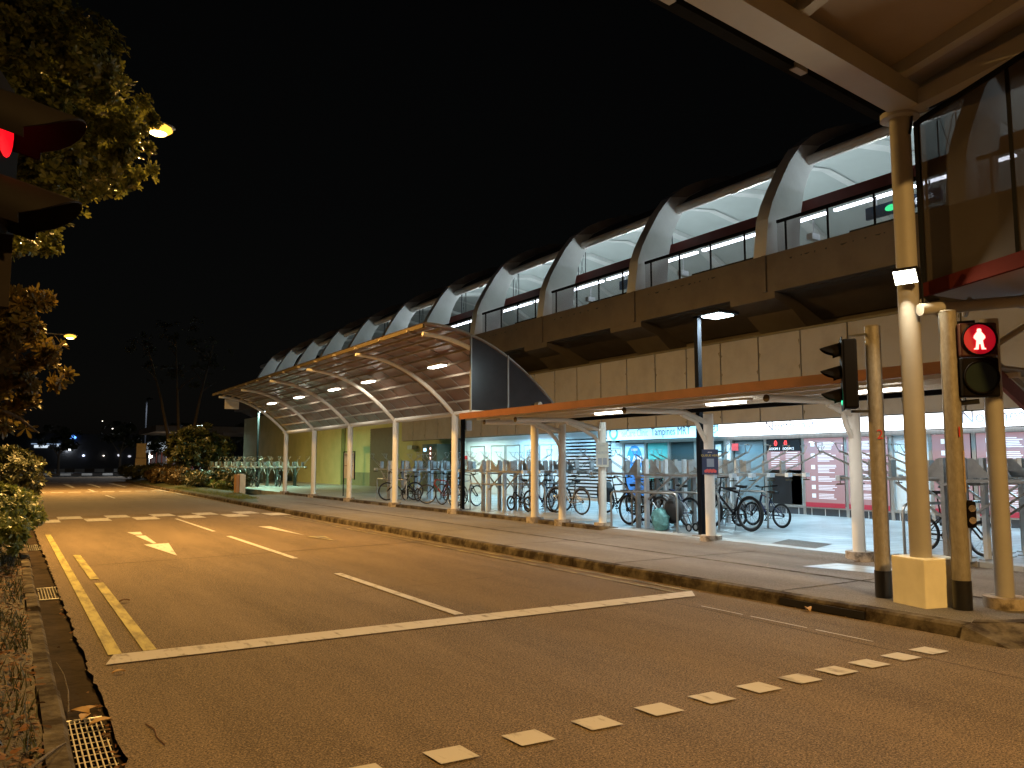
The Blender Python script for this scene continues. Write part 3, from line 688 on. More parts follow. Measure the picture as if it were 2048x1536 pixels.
# ------------------------------------------------------------------ bicycle racks
def rack(yc, x0, n, label, tilt=0.0, dim=False):
    t = thing('two_tier_bicycle_rack', label, 'bicycle rack', (x0, yc, .2), tilt, group='two tier bicycle racks')
    M_rackf = mat('silhouette rack steel', (.10, .12, .10), rough=.5, metal=.3)  # silhouette darkness of the far posts is put into this darker copy
    zt = 1.14  # tray height above plaza (local)
    def B(mb, name, m, par=t, smooth=False): return mb.build(name, m, par, smooth, local=True)
    for k in range(n):
        x = k * .55
        for s in (-1, 1):
            y = .14 * s
            q = MB(); q.box(x - .05, y - .03, 0, x + .05, y + .03, 1.08); q.box(x - .045, y - .03, 1.09, x + .045, y + .03, 1.47); B(q, 'post', M_rackf if dim else (M_rackw if s < 0 else M_rackb))
            q = MB(); q.prism([(y + s * .05, zt + .04), (y + s * .36, zt + .04), (y + s * .33, zt + .10), (y + s * .12, 1.46), (y + s * .04, 1.46)], 0, x + .056, x + .064); B(q, 'gusset_plate', M_rackb)
            q = MB(); q.bar((x + .0, y + s * .05, .62), (x + .0, y + s * .75, 1.1), .03, .03); B(q, 'brace', M_rackb)
            q = MB(); q.box(x - .16, y - .05, 0, x + .16, y + .05, .012); B(q, 'foot', M_steel)
            # tray + arm + wheel holder
            xo = x + (.0 if s < 0 else .27)
            ya, yb = (s * .12, s * 2.0)
            if k == n - 1 and s > 0: xo = x
            tr = MB(); tr.box(xo - .05, min(ya, yb), zt - .02, xo + .05, max(ya, yb), zt + .022); tro = B(tr, 'tray', M_rackb)
            ec = MB(); ec.box(xo - .065, yb + s * .001, zt - .04, xo + .065, yb + s * .09, zt + .045); ec.build('tray_end', M_rackw, tro, local=True)
            hh = MB(); yt = yb - s * .55
            for dx in (-.045, .045): hh.tube([(xo + dx, yt, zt + .05), (xo + dx * .5, yb + s * .42, zt + .46)], .009, 5)
            c = (xo, yb + s * .42, zt + .46)
            hh.tube([(c[0] - .10, c[1] + s * .03, c[2] + .14), (c[0] + .10, c[1] + s * .03, c[2] + .14), (c[0] + .02, c[1], c[2] - .02), (c[0] - .02, c[1], c[2] - .02)], .009, 5, closed=True)
            hh.tube([(c[0] - .10, c[1] + s * .03, c[2] + .14), (c[0] - .10, c[1] + s * .14, c[2] + .15)], .008, 4)
            hh.build('wheel_holder', M_steel, tro, local=True)
            sg = MB(); sg.box(xo - .07, yt - .02, zt + .03, xo + .07, yt + .03, zt + .30); B(sg, 'tray_stop', M_rackb)
            hk = MB(); hk.tube([(xo - .1, yb + s * .05, zt - .10), (xo + .1, yb + s * .05, zt - .10)], .012, 5); hk.tube([(xo, yb + s * .05, zt - .04), (xo, yb + s * .05, zt - .10)], .01, 4); B(hk, 'pull_handle', M_ygutter)
    b = MB(); b.box(-.1, -.11, zt - .075, (n - 1) * .55 + .1, .11, zt - .035); B(b, 'spine_beam', M_rackb)
    return t
rack(13.15, 11.55, 6, 'two tier bicycle rack in front of the clinic, beside the teal covered pram')
rack(20.15, 11.75, 6, 'two tier bicycle rack standing before the pale doors, mostly empty upper trays')
rack(27.8, 12.1, 6, 'two tier bicycle rack in front of the yellow green wall and dark machine')
rack(6.45, 11.55, 6, 'two tier bicycle rack behind the signal posts at the right edge')
rack(48.2, 10.9, 8, 'distant green lit two tier bicycle rack left of the curved shelter', dim=True)
rack(55.5, 11.4, 7, 'farthest bicycle rack behind the round shrub', dim=True)
def hoop(a, b, label, h=.78):
    t = thing('bicycle_hoop', label, 'bicycle hoop', (a[0], a[1], .2), group='low steel bicycle hoops')
    z = .2
    def L(f): return (a[0] + (b[0] - a[0]) * f, a[1] + (b[1] - a[1]) * f)
    d = .09 / max(.3, math.hypot(b[0] - a[0], b[1] - a[1]))
    pts = [(*L(0), z), (*L(0), z + h - .09), (*L(d * .3), z + h - .03), (*L(d), z + h), (*L(1 - d), z + h), (*L(1 - d * .3), z + h - .03), (*L(1), z + h - .09), (*L(1), z)]
    MB().tube(pts, .022, 8).build('tube', M_steel, t, smooth=True)
    f = MB()
    for p in (a, b): f.box(p[0] - .08, p[1] - .05, .2, p[0] + .08, p[1] + .05, .21)
    f.build('feet', M_steel, t)
hoop((11.14, 13.7), (11.45, 12.0), 'low steel hoop beside the pram')
hoop((11.9, 13.9), (12.0, 11.9), 'low steel hoop between pram and the black post')
hoop((12.47, 11.85), (12.9, 13.0), 'low steel hoop under the black mountain bike front wheel')
hoop((13.84, 11.75), (13.5, 13.2), 'low steel hoop leaning place of the small folding bike')
hoop((11.73, 19.1), (11.65, 20.9), 'low steel hoop nearest the black post without a lamp')
hoop((12.9, 18.8), (12.3, 20.8), 'low steel hoop behind the first low shelter column')
hoop((13.9, 18.7), (13.6, 20.3), 'low steel hoop beside the dark blue bicycle')
hoop((11.36, 7.12), (13.2, 6.9), 'low steel hoop by the signal posts under the black folding bike')
hoop((12.2, 29.3), (12.2, 26.6), 'low steel hoop at the left end of the racks by the yellow wall')

# ------------------------------------------------------------------ bicycles
def bike(x, y, hd, label, col, wr=.33, ww=.025, base=1.05, seat=.92, bar=1.0, extra=(), steer=0, style='mtb', metalc=False):
    """local x points forward; hd = heading in radians"""
    t = thing('bicycle', label, 'bicycle', (x, y, .2), hd, group='parked bicycles')
    mf = mat('bike paint %s' % (col,), col, rough=.25, metal=.3 if metalc else 0, spec=.6)
    def wheel(cx):
        ty = MB(); N = 28
        ty.tube([(cx + (wr - ww) * math.cos(2 * math.pi * i / N), 0, wr + (wr - ww) * math.sin(2 * math.pi * i / N)) for i in range(N)], ww, 6, closed=True)
        o = ty.build('wheel', M_rubber, t, True, local=True)
        rim = MB(); q = wr - 2 * ww - .004
        rim.tube([(cx + q * math.cos(2 * math.pi * i / N), 0, wr + q * math.sin(2 * math.pi * i / N)) for i in range(N)], .009, 5, closed=True)
        for i in range(16):
            a = 2 * math.pi * i / 16; rim.tube([(cx + .02 * math.cos(a + .5), .02 * (1 if i % 2 else -1), wr + .02 * math.sin(a + .5)), (cx + q * math.cos(a), 0, wr + q * math.sin(a))], .0022, 3, cap=False)
        rim.tube([(cx, -.05, wr), (cx, .05, wr)], .022, 8)
        rim.build('rim', M_rim, o, local=True)
        if 'fender' in extra:
            f = MB(); f.tube([(cx + (wr + .02) * math.cos(a), 0, wr + (wr + .02) * math.sin(a)) for a in [R(20 + 10 * k) for k in range(15)]], .022, 5); f.build('mudguard', M_rim, t, local=True)
    xr, xf = -base / 2, base / 2
    wheel(xr); wheel(xf)
    bb = (xr + .43, 0, max(.26, wr - .05)); ht = (xf - .30, 0, wr * 2 + .16 if style != 'fold' else .72); hb = (xf - .25, 0, ht[2] - .16)
    stt = (bb[0] - .14, 0, min(seat - .16, .78) if style == 'mtb' else min(seat - .25, .6))
    fr = MB(); r = .02 if style == 'mtb' else .017
    if style == 'city':
        fr.tube([ht, (bb[0] + .12, 0, bb[2] + .16), (stt[0] + .03, 0, stt[2] * .72)], r, 8)
        fr.tube([hb, (bb[0] + .06, 0, bb[2] + .02), bb], r * 1.2, 8)
    elif style == 'fold':
        fr.tube([(xf - .26, 0, wr + .28), (bb[0], 0, wr + .18), (stt[0], 0, wr + .16)], r * 1.6, 8)
    else:
        fr.tube([ht, stt], r, 8); fr.tube([hb, bb], r * 1.35, 8)
    fr.tube([bb, stt], r, 8); fr.tube([ht, hb], r * 1.3, 8)
    for s in (-1, 1):
        fr.tube([(bb[0] - .02, s * .03, bb[2]), (xr, s * .06, wr)], .011, 6); fr.tube([(stt[0] + .02, s * .02, stt[2] - .05), (xr, s * .06, wr)], .010, 6)
    fr.build('frame', mf, t, True, local=True)
    fk = MB()
    for s in (-1, 1): fk.tube([(hb[0] + .015, s * .05, hb[2] - .03), (hb[0] + .06, s * .055, wr + .2), (xf, s * .055, wr)], .015, 6)
    fk.tube([(hb[0] + .015, -.06, hb[2] - .03), (hb[0] + .015, .06, hb[2] - .03)], .02, 6); fk.build('fork', mf if style != 'mtb' else M_housing, t, True, local=True)
    hbm = MB(); st0 = (ht[0] - .03, 0, bar)
    hbm.tube([ht, st0], .016, 6); hbm.tube([(st0[0] - .10, -.29, bar + .03), (st0[0] + .03, -.1, bar), (st0[0] + .03, .1, bar), (st0[0] - .10, .29, bar + .03)], .012, 6)
    hbm.tube([(st0[0] - .13, -.32, bar + .03), (st0[0] - .09, -.2, bar + .02)], .019, 6); hbm.tube([(st0[0] - .13, .32, bar + .03), (st0[0] - .09, .2, bar + .02)], .019, 6)
    hbm.build('handlebar', M_housing if style != 'fold' else M_rim, t, True, local=True)
    sd = MB(); sz = seat
    sd.tube([stt, (stt[0] - .05, 0, sz - .03)], .014, 6)
    sx_ = stt[0] - .05
    sd.add([(sx_ - .13, -.075, sz), (sx_ - .13, .075, sz), (sx_ + .02, .045, sz + .005), (sx_ + .15, .018, sz - .005), (sx_ + .15, -.018, sz - .005), (sx_ + .02, -.045, sz + .005),
            (sx_ - .12, -.055, sz - .06), (sx_ - .12, .055, sz - .06), (sx_ + .02, .03, sz - .045), (sx_ + .14, .01, sz - .03), (sx_ + .14, -.01, sz - .03), (sx_ + .02, -.03, sz - .045)],
           [(0, 5, 4, 3, 2, 1), (6, 7, 8, 9, 10, 11), (0, 1, 7, 6), (1, 2, 8, 7), (2, 3, 9, 8), (3, 4, 10, 9), (4, 5, 11, 10), (5, 0, 6, 11)])
    bevelled(sd.build('saddle', M_rubber, t, local=True), .012)
    cr = MB(); N = 18
    cr.tube([(bb[0] + .085 * math.cos(2 * math.pi * i / N), -.055, bb[2] + .085 * math.sin(2 * math.pi * i / N)) for i in range(N)], .008, 5, closed=True)
    cr.bar((bb[0], -.07, bb[2]), (bb[0] + .12, -.07, bb[2] - .12), .02, .012); cr.bar((bb[0], .07, bb[2]), (bb[0] - .12, .07, bb[2] + .12), .02, .012)
    cr.box(bb[0] + .08, -.16, bb[2] - .14, bb[0] + .16, -.07, bb[2] - .12); cr.box(bb[0] - .16, .07, bb[2] + .11, bb[0] - .08, .16, bb[2] + .13)
    cr.tube([(bb[0], -.055, bb[2] + .085), (xr, -.045, wr + .04)], .005, 4); cr.tube([(bb[0], -.055, bb[2] - .085), (xr + .02, -.045, wr - .06)], .005, 4)
    for i in range(5): a = i * 1.257; cr.tube([(bb[0], -.055, bb[2]), (bb[0] + .085 * math.cos(a), -.055, bb[2] + .085 * math.sin(a))], .006, 4)
    cr.tube([(xr, -.045, wr), (xr, -.03, wr)], .045, 10)
    cr.build('crank', M_housing, t, local=True)
    ks = MB(); ks.tube([(bb[0] - .12, .05, bb[2]), (bb[0] - .2, .2, .01)], .009, 5); ks.build('kickstand', M_rim, t, local=True)
    if 'basket' in extra:
        b = MB(); bx = xf - .02; z0, z1 = wr * 2 + .06, wr * 2 + .32
        for k in range(5):
            z = z0 + (z1 - z0) * k / 4; e_ = .02 * k / 4
            b.tube([(bx - .14 - e_, -.17 - e_, z), (bx + .14 + e_, -.17 - e_, z), (bx + .14 + e_, .17 + e_, z), (bx - .14 - e_, .17 + e_, z)], .004, 4, closed=True)
        for k in range(6):
            yy = -.17 + .068 * k; b.tube([(bx + .14, yy, z0), (bx + .16, yy, z1)], .003, 3); b.tube([(bx - .14, yy, z0), (bx - .16, yy, z1)], .003, 3); b.tube([(bx - .14, yy, z0), (bx + .14, yy, z0)], .003, 3)
        b.build('basket', M_rim, t, local=True)
    if 'rack' in extra:
        b = MB(); z = wr * 2 + .08; b.box(xr - .22, -.06, z, xr + .2, .06, z + .02)
        for s in (-1, 1): b.tube([(xr, s * .07, wr), (xr - .1, s * .06, z)], .006, 4)
        b.build('rear_carrier', M_housing, t, local=True)
    if 'bag' in extra:
        b = MB(); z = wr * 2 - .12; b.prism([(xr - .25, z - .1), (xr + .12, z - .25), (xr + .18, z + .15), (xr + .05, z + .32), (xr - .22, z + .25)], 1, -.14, .14); bevelled(b.build('bag', mat('black nylon', (.02, .02, .022), rough=.6), t, local=True), .03)
    if 'aero' in extra:
        b = MB()
        for s in (-1, 1): b.tube([(st0[0], s * .06, bar + .02), (st0[0] + .2, s * .07, bar + .03), (st0[0] + .26, s * .07, bar + .1)], .014, 5)
        b.build('light_cluster', M_housing, t, local=True)
    return t
N_ = math.pi / 2
BLK = (.018, .018, .022); NAVY = (.02, .04, .14); SIL = (.42, .40, .36); WHT = (.6, .58, .55); RED = (.25, .04, .03)
bike(12.90, 11.95, R(88), 'black mountain bike with thick knobbly tyres nearest the queue poster column', BLK, wr=.36, ww=.032, base=1.12, seat=.93, bar=1.08)
bike(14.15, 12.05, R(86), 'small black bike with a blue saddle, rightmost at the rack by the clinic', (.02, .03, .08), wr=.265, base=.86, seat=.78, bar=.86, style='mtb')
bike(13.7, 12.9, R(90), 'silver folding bike with tall handlebar post behind the black mountain bike', SIL, wr=.22, base=.95, seat=.85, bar=1.2, style='fold', extra=('basket',), metalc=True)
bike(11.95, 13.55, R(-90), 'dark bike with rear carrier whose back wheel shows left of the pram', BLK, wr=.34, base=1.05, extra=('rack',), style='city')
bike(12.45, 13.2, R(92), 'blue framed bike half hidden behind the rack posts by the pram', NAVY, wr=.33, base=1.05)
bike(13.0, 14.3, R(90), 'black utility bike standing behind the rack in front of the clinic', BLK, wr=.3, base=1.0, extra=('basket',), style='city')
bike(13.1, 17.95, R(94), 'silver city bike with mudguards between the first two low shelter columns', SIL, wr=.35, ww=.02, base=1.08, extra=('fender',), style='city', metalc=True)
bike(14.3, 17.2, R(-84), 'black bike with a large black saddlebag in front of the striped louvre', BLK, wr=.33, base=1.08, seat=1.0, extra=('bag',))
bike(13.1, 19.3, R(96), 'dark blue bicycle locked behind the first low shelter column', NAVY, wr=.3, base=1.02, extra=('basket', 'rack'))
bike(12.55, 19.6, R(90), 'small black folding bicycle between two rack posts, mostly hidden', BLK, wr=.22, base=.9, style='fold')
bike(13.9, 19.6, R(82), 'black bicycle at the right end of the middle rack', BLK, wr=.34, base=1.05, style='city')
bike(12.35, 22.4, R(20), 'white and pink bicycle right of the black post without a lamp', WHT, wr=.34, ww=.018, base=1.02, seat=.95)
bike(12.4, 22.9 + .6, R(100), 'dark racing bicycle with one wheel showing beside the last arch column', BLK, wr=.35, ww=.016, base=1.02)
bike(12.6, 24.6, R(150), 'red brown bicycle turned towards the road between arch columns', RED, wr=.33, ww=.02, base=1.0, extra=('aero',))
bike(13.6, 25.9, R(80), 'black bike with its front wheel behind the rack, between arch columns', BLK, wr=.3, base=1.0)
bike(12.6, 27.0, R(95), 'small wheeled folding bicycle right of the cream arch column', BLK, wr=.24, base=.92, style='fold')
bike(12.45, 27.6, R(170), 'black touring bicycle with bar bag at the left end of the racks', BLK, wr=.34, base=1.05, extra=('aero', 'basket'))
bike(12.46, 7.0, R(-101), 'black folding bike seen between the signal posts at the right', BLK, wr=.27, ww=.022, base=1.02, seat=.95, bar=1.0, style='fold')
bike(12.1, 47.2, R(95), 'dark bicycle in the distant green lit rack beside the lamp post', BLK, wr=.33)
bike(13.4, 47.0, R(85), 'dark bicycle at the right end of the distant green lit rack', BLK, wr=.33)

# pram with teal blanket
PR = thing('pram', 'folded dark pram with a teal blanket beside the low hoop', 'pram', (11.75, 12.45, .2))
random.seed(8)
def blob(c, s, n=10, m=12, jit=.1, seed=0):
    random.seed(seed); g = MB(); vs = []
    for i in range(n + 1):
        th = math.pi * i / n
        for k in range(m):
            ph = 2 * math.pi * k / m; j = 1 + random.uniform(-jit, jit)
            vs.append((c[0] + s[0] * math.sin(th) * math.cos(ph) * j, c[1] + s[1] * math.sin(th) * math.sin(ph) * j, c[2] + s[2] * math.cos(th) * j))
    fs = [(i * m + k, i * m + (k + 1) % m, (i + 1) * m + (k + 1) % m, (i + 1) * m + k) for i in range(n) for k in range(m)]
    return g.add(vs, fs)
g = blob((11.50, 12.55, .41), (.17, .20, .24), jit=.16, seed=3); g.v = [(x, y, max(z, .205)) for x, y, z in g.v]
g.build('blanket', mat('teal blanket', (.12, .32, .33), var=.35, scale=12), PR, smooth=True)
g = blob((11.72, 12.38, .62), (.16, .24, .26), jit=.04, seed=5); g.build('seat_hood', mat('black nylon', (.02, .02, .022), rough=.6), PR, smooth=True)
g = MB()
g.tube([(11.62, 12.1, .3), (11.85, 12.1, .3), (11.75, 12.3, .75), (11.6, 12.6, .95), (11.72, 12.75, .95), (11.8, 12.65, .95), (11.95, 12.35, .75), (12.0, 12.15, .3)], .014, 6); g.build('frame', M_rim, PR)
for x, y in ((11.78, 12.02), (12.0, 12.05), (11.62, 12.75), (11.9, 12.8)):
    g = MB(); g.tube([(x, y + .07 * math.cos(a * .524), .285 + .07 * math.sin(a * .524)) for a in range(12)], .017, 5, closed=True); o = g.build('wheel', M_rubber, PR)
    g = MB(); g.disc((x, y, .285), .05, 0, 12); g.build('hub', M_rackw, o)

# ------------------------------------------------------------------ posters on columns
def plate(name, cat, label, x0, x1, y, z0, z1, m, yoff=0):
    t = thing(name, label, cat, ((x0 + x1) / 2, y, z0)); MB().box(x0, y - .008, z0, x1, y, z1).build('sheet', m, t); return t
dx = .17
# posters face the camera (normal towards -X/-Y); built turned 40 degrees
def turned(name, cat, label, c, w_, h_, m, ang):
    t = thing(name, label, cat, c, ang)
    MB().box(-w_ / 2, -.006, 0, w_ / 2, 0, h_).build('sheet', m, t, local=True); return t
def ttext(s, size, x, z, m, par, align='CENTER', dy=-.008, **k):
    o = text(s, size, (0, 0, 0), 'Y', m, None, align=align, ext=.001, **k); o.data.transform(Matrix.Translation((x, dy, z))); o.parent = par; return o
q = turned('queue_poster', 'poster', 'dark blue queue poster with yellow heading strapped to a cream column', (10.94, 10.58, 1.38), .29, .46, mat('navy poster', (.03, .05, .12)), R(-42))
ttext('QUEUE HERE', .055, 0, .33, mat('yellow print', (.75, .6, .08)), q)
ttext('please', .03, 0, .40, M_ww, q)
MB().box(-.06, -.0085, .14, .07, -.0065, .29).build('diagram', mat('grey diagram', (.25, .32, .42)), q, local=True)
g = MB()
for k in range(7): g.disc((-.08 + .027 * k, -.009 - k * .0002, .06 + .015 * (k % 2)), .03, 1, 10)
g.build('red_splash', mat('red splash', (.6, .1, .1)), q, local=True)
q = turned('queue_paper', 'poster', 'worn pale paper notice taped to the column left of the clinic sign', (11.22, 14.09, 1.5), .28, .54, mat('old paper', (.55, .55, .48), var=.1, scale=10), R(-40))
ttext('QUEUE', .07, 0, .30, M_grey, q); ttext('CLEAN', .035, 0, .46, M_grey, q)
g = MB(); 
for k in range(2): g.box(-.1 + k * .11, -.0085, .05, -.01 + k * .11, -.0065, .2)
g.build('diagram', M_grey, q, local=True)

# ------------------------------------------------------------------ notice panel on posts, utility box
NP = thing('notice_panel', 'cream notice panel on a thin dark frame between the arch columns', 'sign', (12.0, 31.8, .2))
g = MB(); g.tube([(12.0, 32.45, .2), (12.0, 32.45, 2.05), (12.0, 31.2, 2.05), (12.0, 31.2, .9)], .025, 6); g.build('frame', M_post, NP)
MB().box(11.98, 31.25, .95, 12.01, 32.35, 2.0).build('panel', mat('cream panel', (.55, .48, .36)), NP)
g = MB()
for z in (1.9, 1.45): g.box(11.975, 31.3, z, 11.979, 32.3, z + .03)
g.build('stripe', M_maroon, NP)
UB = thing('utility_box', 'small white and orange concrete marker box on the grass verge', 'utility box', (9.0, 38, .15))
MB().box(8.88, 37.8, .15, 9.02, 38.2, 1.05).build('side_panel', mat('orange painted box', (.42, .22, .10)), UB)
MB().box(9.03, 37.75, .15, 9.2, 38.25, 1.08).build('front_panel', mat('white painted box', (.6, .55, .45)), UB)
MB().box(9.21, 37.78, .15, 9.29, 38.2, 1.04).build('rear_panel', mat('white painted box', (.6, .55, .45)), UB)

# ------------------------------------------------------------------ tall crossing canopy at the right
M_tc = mat('pale grey painted steel', (.36, .35, .345), var=.06, scale=2, rough=.6)
TC = thing('crossing_canopy', 'tall pale canopy over the crossing on a floodlit column with mesh side screen', 'canopy', (8.2, 4.95, .13))
PX_, PY_ = 8.13, 4.92
MB().tube([(PX_, PY_, .6), (PX_, PY_, 5.42)], .106, 20).build('column', M_tc, TC, smooth=True)
MB().tube([(PX_ + .16, PY_ + .03, .6), (PX_ + .16, PY_ + .03, 3.0)], .05, 12).build('down_pipe', mat('grey pipe', (.22, .23, .24), rough=.5), TC, smooth=True)
pd = MB().add([(-.0, 0, 0)] * 0, [])
c0, s0 = math.cos(R(-14)), math.sin(R(-14))
def rp_(x, y): return (PX_ + .1 + x * c0 - y * s0, PY_ + x * s0 + y * c0)
base = [rp_(-.26, -.22), rp_(.24, -.22), rp_(.24, .22), rp_(-.26, .22)]
g = MB(); n4 = 4; g.add([(x, y, .1) for x, y in base] + [(x, y, .62) for x, y in base], [(0, 1, 2, 3), (7, 6, 5, 4)] + [(i, i + 4, (i + 1) % 4 + 4, (i + 1) % 4) for i in range(4)])
bevelled(g.build('pedestal', mat('cream masonry block', (.86, .83, .70), var=.08, scale=3), TC), .012)
g = MB(); a_, b_ = rp_(.243, -.12), rp_(.243, .06); g.add([(a_[0], a_[1], .13), (b_[0], b_[1], .13), (b_[0], b_[1], .615), (a_[0], a_[1], .615)], [(0, 1, 2, 3)]); g.build('pedestal_stripe', mat('grey stripe', (.35, .38, .36)), TC)
MB().tube([(PX_, PY_, 5.36), (PX_, PY_, 5.42)], .20, 16).build('cap_plate', M_tc, TC, smooth=True)
MB().bar((PX_ + .1, PY_ - .12, 5.5), (-4, 3.45, 5.5), .30, .22).build('main_beam', M_tc, TC)
MB().bar((PX_ + .03, PY_ + .1, 5.47), (PX_ - .75, 1.2, 5.47), .17, .17).build('side_beam', M_tc, TC)
# roof soffit, falls gently; in the beam frame
A = Vector((PX_ + .3, PY_ + .22, 5.72)); Bv = Vector((-4.2, 3.72, 5.72)); side = Vector((-.22, -.975, 0))
g = MB(); g.poly([A, Bv, Bv + side * 3.4 + Vector((0, 0, .12)), A + side * 3.4 + Vector((0, 0, .12))]); g.build('soffit', mat('canopy soffit', (.30, .25, .215), var=.06, scale=1), TC)
g = MB(); g.poly([A + Vector((0, 0, .05)), Bv + Vector((0, 0, .05)), Bv + side * 3.4 + Vector((0, 0, .17)), A + side * 3.4 + Vector((0, 0, .17))]); g.build('roof_top', M_roofu, TC)
g = MB(); g.bar(A + Vector((-.1, .12, -.1)), Bv + Vector((0, .12, -.1)), .12, .16); g.build('edge_gutter', mat('matte dark gutter', (.012, .012, .012), rough=1, spec=.05), TC)
for f in (.005, .055, .20, .36, .53, .70, .87):
    P = A.lerp(Bv, f) + Vector((0, -.22, -.06)); Q = P + side * 3.2 + Vector((0, 0, .1)); MB().bar(P, Q, .12, .14).build('cross_beam', M_tc, TC)
for f in (.14, .3, .52, .74):
    P = A.lerp(Bv, f) + Vector((0, .08, -.16)); MB().bar(P, P + Vector((-.2, -.02, 0)), .08, .06).build('gutter_clip', M_tc, TC)
# mesh screen
m0 = Vector((PX_ + .24, PY_ - .05, 3.52)); md = Vector((-.42, -1.0, 0)).normalized()
m1 = m0 + md * 2.6
g = MB(); g.add([m0, m1, m1 + Vector((0, 0, 1.83)), m0 + Vector((0, 0, 1.83))], [(0, 1, 2, 3)]); g.build('mesh_screen', M_mesh, TC)
g = MB(); g.bar(m0 + Vector((0, 0, -.02)), m0 + Vector((0, 0, 1.85)), .05, .05); g.bar(m0 + Vector((0, 0, 1.84)), m1 + Vector((0, 0, 1.84)), .05, .05); g.bar(m0 + md * 1.3, m0 + md * 1.3 + Vector((0, 0, 1.84)), .03, .03); g.build('screen_frame', M_post, TC)
g = MB(); g.bar(m0 + Vector((0, 0, -.05)), m1 + Vector((0, 0, -.05)), .05, .15); g.build('red_edge_beam', mat('deep red fascia', (.07, .012, .009), var=.1, rough=.95, spec=.05), TC)
# lower roof continuing to the right behind the signal posts
g = MB(); e0 = m0 + Vector((.02, .02, -.09)); e1 = m1 + Vector((.02, .02, -.09))
g.poly([e0, e1, e1 + Vector((4.2, -1.6, .0)), e0 + Vector((3.6, -.3, -.0))]); g.build('lower_roof', M_roofu, TC)
for a, b, r_ in (((8.05, 4.75, 3.2), (9.9, 4.0, 3.42), .065), ((8.82, 4.42, 2.83), (9.55, 4.2, 3.24), .035), ((8.36, 4.9, 3.36), (8.95, 4.95, 3.16), .03), ((8.75, 4.6, 3.36), (9.3, 4.95, 3.3), .03)):
    MB().tube([a, b], r_, 12).build('tube_beam', M_tc, TC, smooth=True)
MB().tube([(8.70, 4.39, .13), (8.70, 4.39, 3.1)], .088, 16).build('side_column', M_tc, TC, smooth=True)
MB().tube([(8.70, 4.39, .12), (8.70, 4.39, .24)], .2, 16).build('column_plinth', M_plinth, TC, smooth=True)
g = MB(); g.bar((8.95, 4.75, 2.86), (10.6, 4.9, 2.25), .05, .18); g.build('sloping_fascia', mat('plum fascia', (.20, .06, .06)), TC)
g = MB(); g.bar((8.95, 4.85, 3.03), (10.6, 5.0, 2.5), .12, .08); g.build('sloping_gutter', M_tc, TC)
# floodlight on the column
g = MB(); fc = Vector((PX_ - .20, PY_ - .10, 3.55)); nrm = Vector((-.80, -.22, -.55)).normalized(); sx_v = nrm.cross(Vector((0, 0, 1))).normalized(); up_v = sx_v.cross(nrm)
def fquad(c, a, b): return [c - sx_v * a - up_v * b, c + sx_v * a - up_v * b, c + sx_v * a + up_v * b, c - sx_v * a + up_v * b]
q1 = fquad(fc, .12, .085); q2 = fquad(fc - nrm * .06, .12, .085); g.add(q1 + q2, [(7, 6, 5, 4)] + [(i, i + 4, (i + 1) % 4 + 4, (i + 1) % 4) for i in range(4)]); g.build('floodlight_body', M_housing, TC)
g = MB(); g.add(fquad(fc + nrm * .004, .11, .075), [(0, 1, 2, 3)]); g.build('floodlight_lens', emis('floodlight', (1, .92, .68), 16), TC)
lo_ = light('AREA', tuple(fc + nrm * .03), 45, (1, .84, .55), TC, .2, .14, (0, 0, 0), 'floodlight'); lo_.rotation_euler = (-nrm).to_track_quat('Z', 'Y').to_euler()
g = MB(); g.tube([(PX_ + .11, PY_ - .05, 3.75), (PX_ + .15, PY_ - .07, 3.5), (PX_ + .13, PY_ - .08, 3.3), (PX_ + .25, PY_ - .03, 3.25)], .012, 5); g.tube([(PX_ - .02, PY_ - .12, 5.15), (PX_ + .02, PY_ - .13, 5.35), (PX_ + .15, PY_ - .1, 5.45)], .014, 5); g.build('cable', M_black, TC)

# ------------------------------------------------------------------ signals
def frame_axes(ang):   # facing direction of the signal head, in the ground plane
    f = Vector((math.cos(ang), math.sin(ang), 0)); s = Vector((-f.y, f.x, 0)); return f, s
def obox(g, c, f, s, d, w_, z0, z1):
    c = Vector(c); vs = []
    for z in (z0, z1):
        for a, b in ((-1, -1), (1, -1), (1, 1), (-1, 1)): p = c + f * a * d / 2 + s * b * w_ / 2; vs.append((p.x, p.y, z))
    g.add(vs, [(0, 1, 2, 3), (7, 6, 5, 4)] + [(i, i + 4, (i + 1) % 4 + 4, (i + 1) % 4) for i in range(4)]); return g
def hood(c, f, s, r, L, t, droop=.06):
    g = MB(); n = 14; vs = []
    for dist in (0, 1):
        for rad in (r, r - .006):
            for k in range(n + 1):
                a = math.pi * (-.12 + 1.24 * k / n)
                ln = L * dist * (.35 + .65 * max(0, math.sin(a)) ** .6 if math.sin(a) > 0 else .35)
                p = Vector(c) + f * ln + s * rad * math.cos(a) + Vector((0, 0, rad * math.sin(a) - droop * ln / L * 1.0))
                vs.append(tuple(p))
    m = n + 1
    fs = []
    for k in range(n):
        fs += [(k, k + 1, 2 * m + k + 1, 2 * m + k), (m + k, 3 * m + k, 3 * m + k + 1, m + k + 1), (2 * m + k, 2 * m + k + 1, 3 * m + k + 1, 3 * m + k)]
    g.add(vs, fs); return g.build('hood', M_housing, t, smooth=True)
def fdisc(c, f, s, r, n=20):
    g = MB(); g.add([tuple(Vector(c) + s * r * math.cos(2 * math.pi * k / n) + Vector((0, 0, r * math.sin(2 * math.pi * k / n)))) for k in range(n)], [tuple(range(n))]); return g
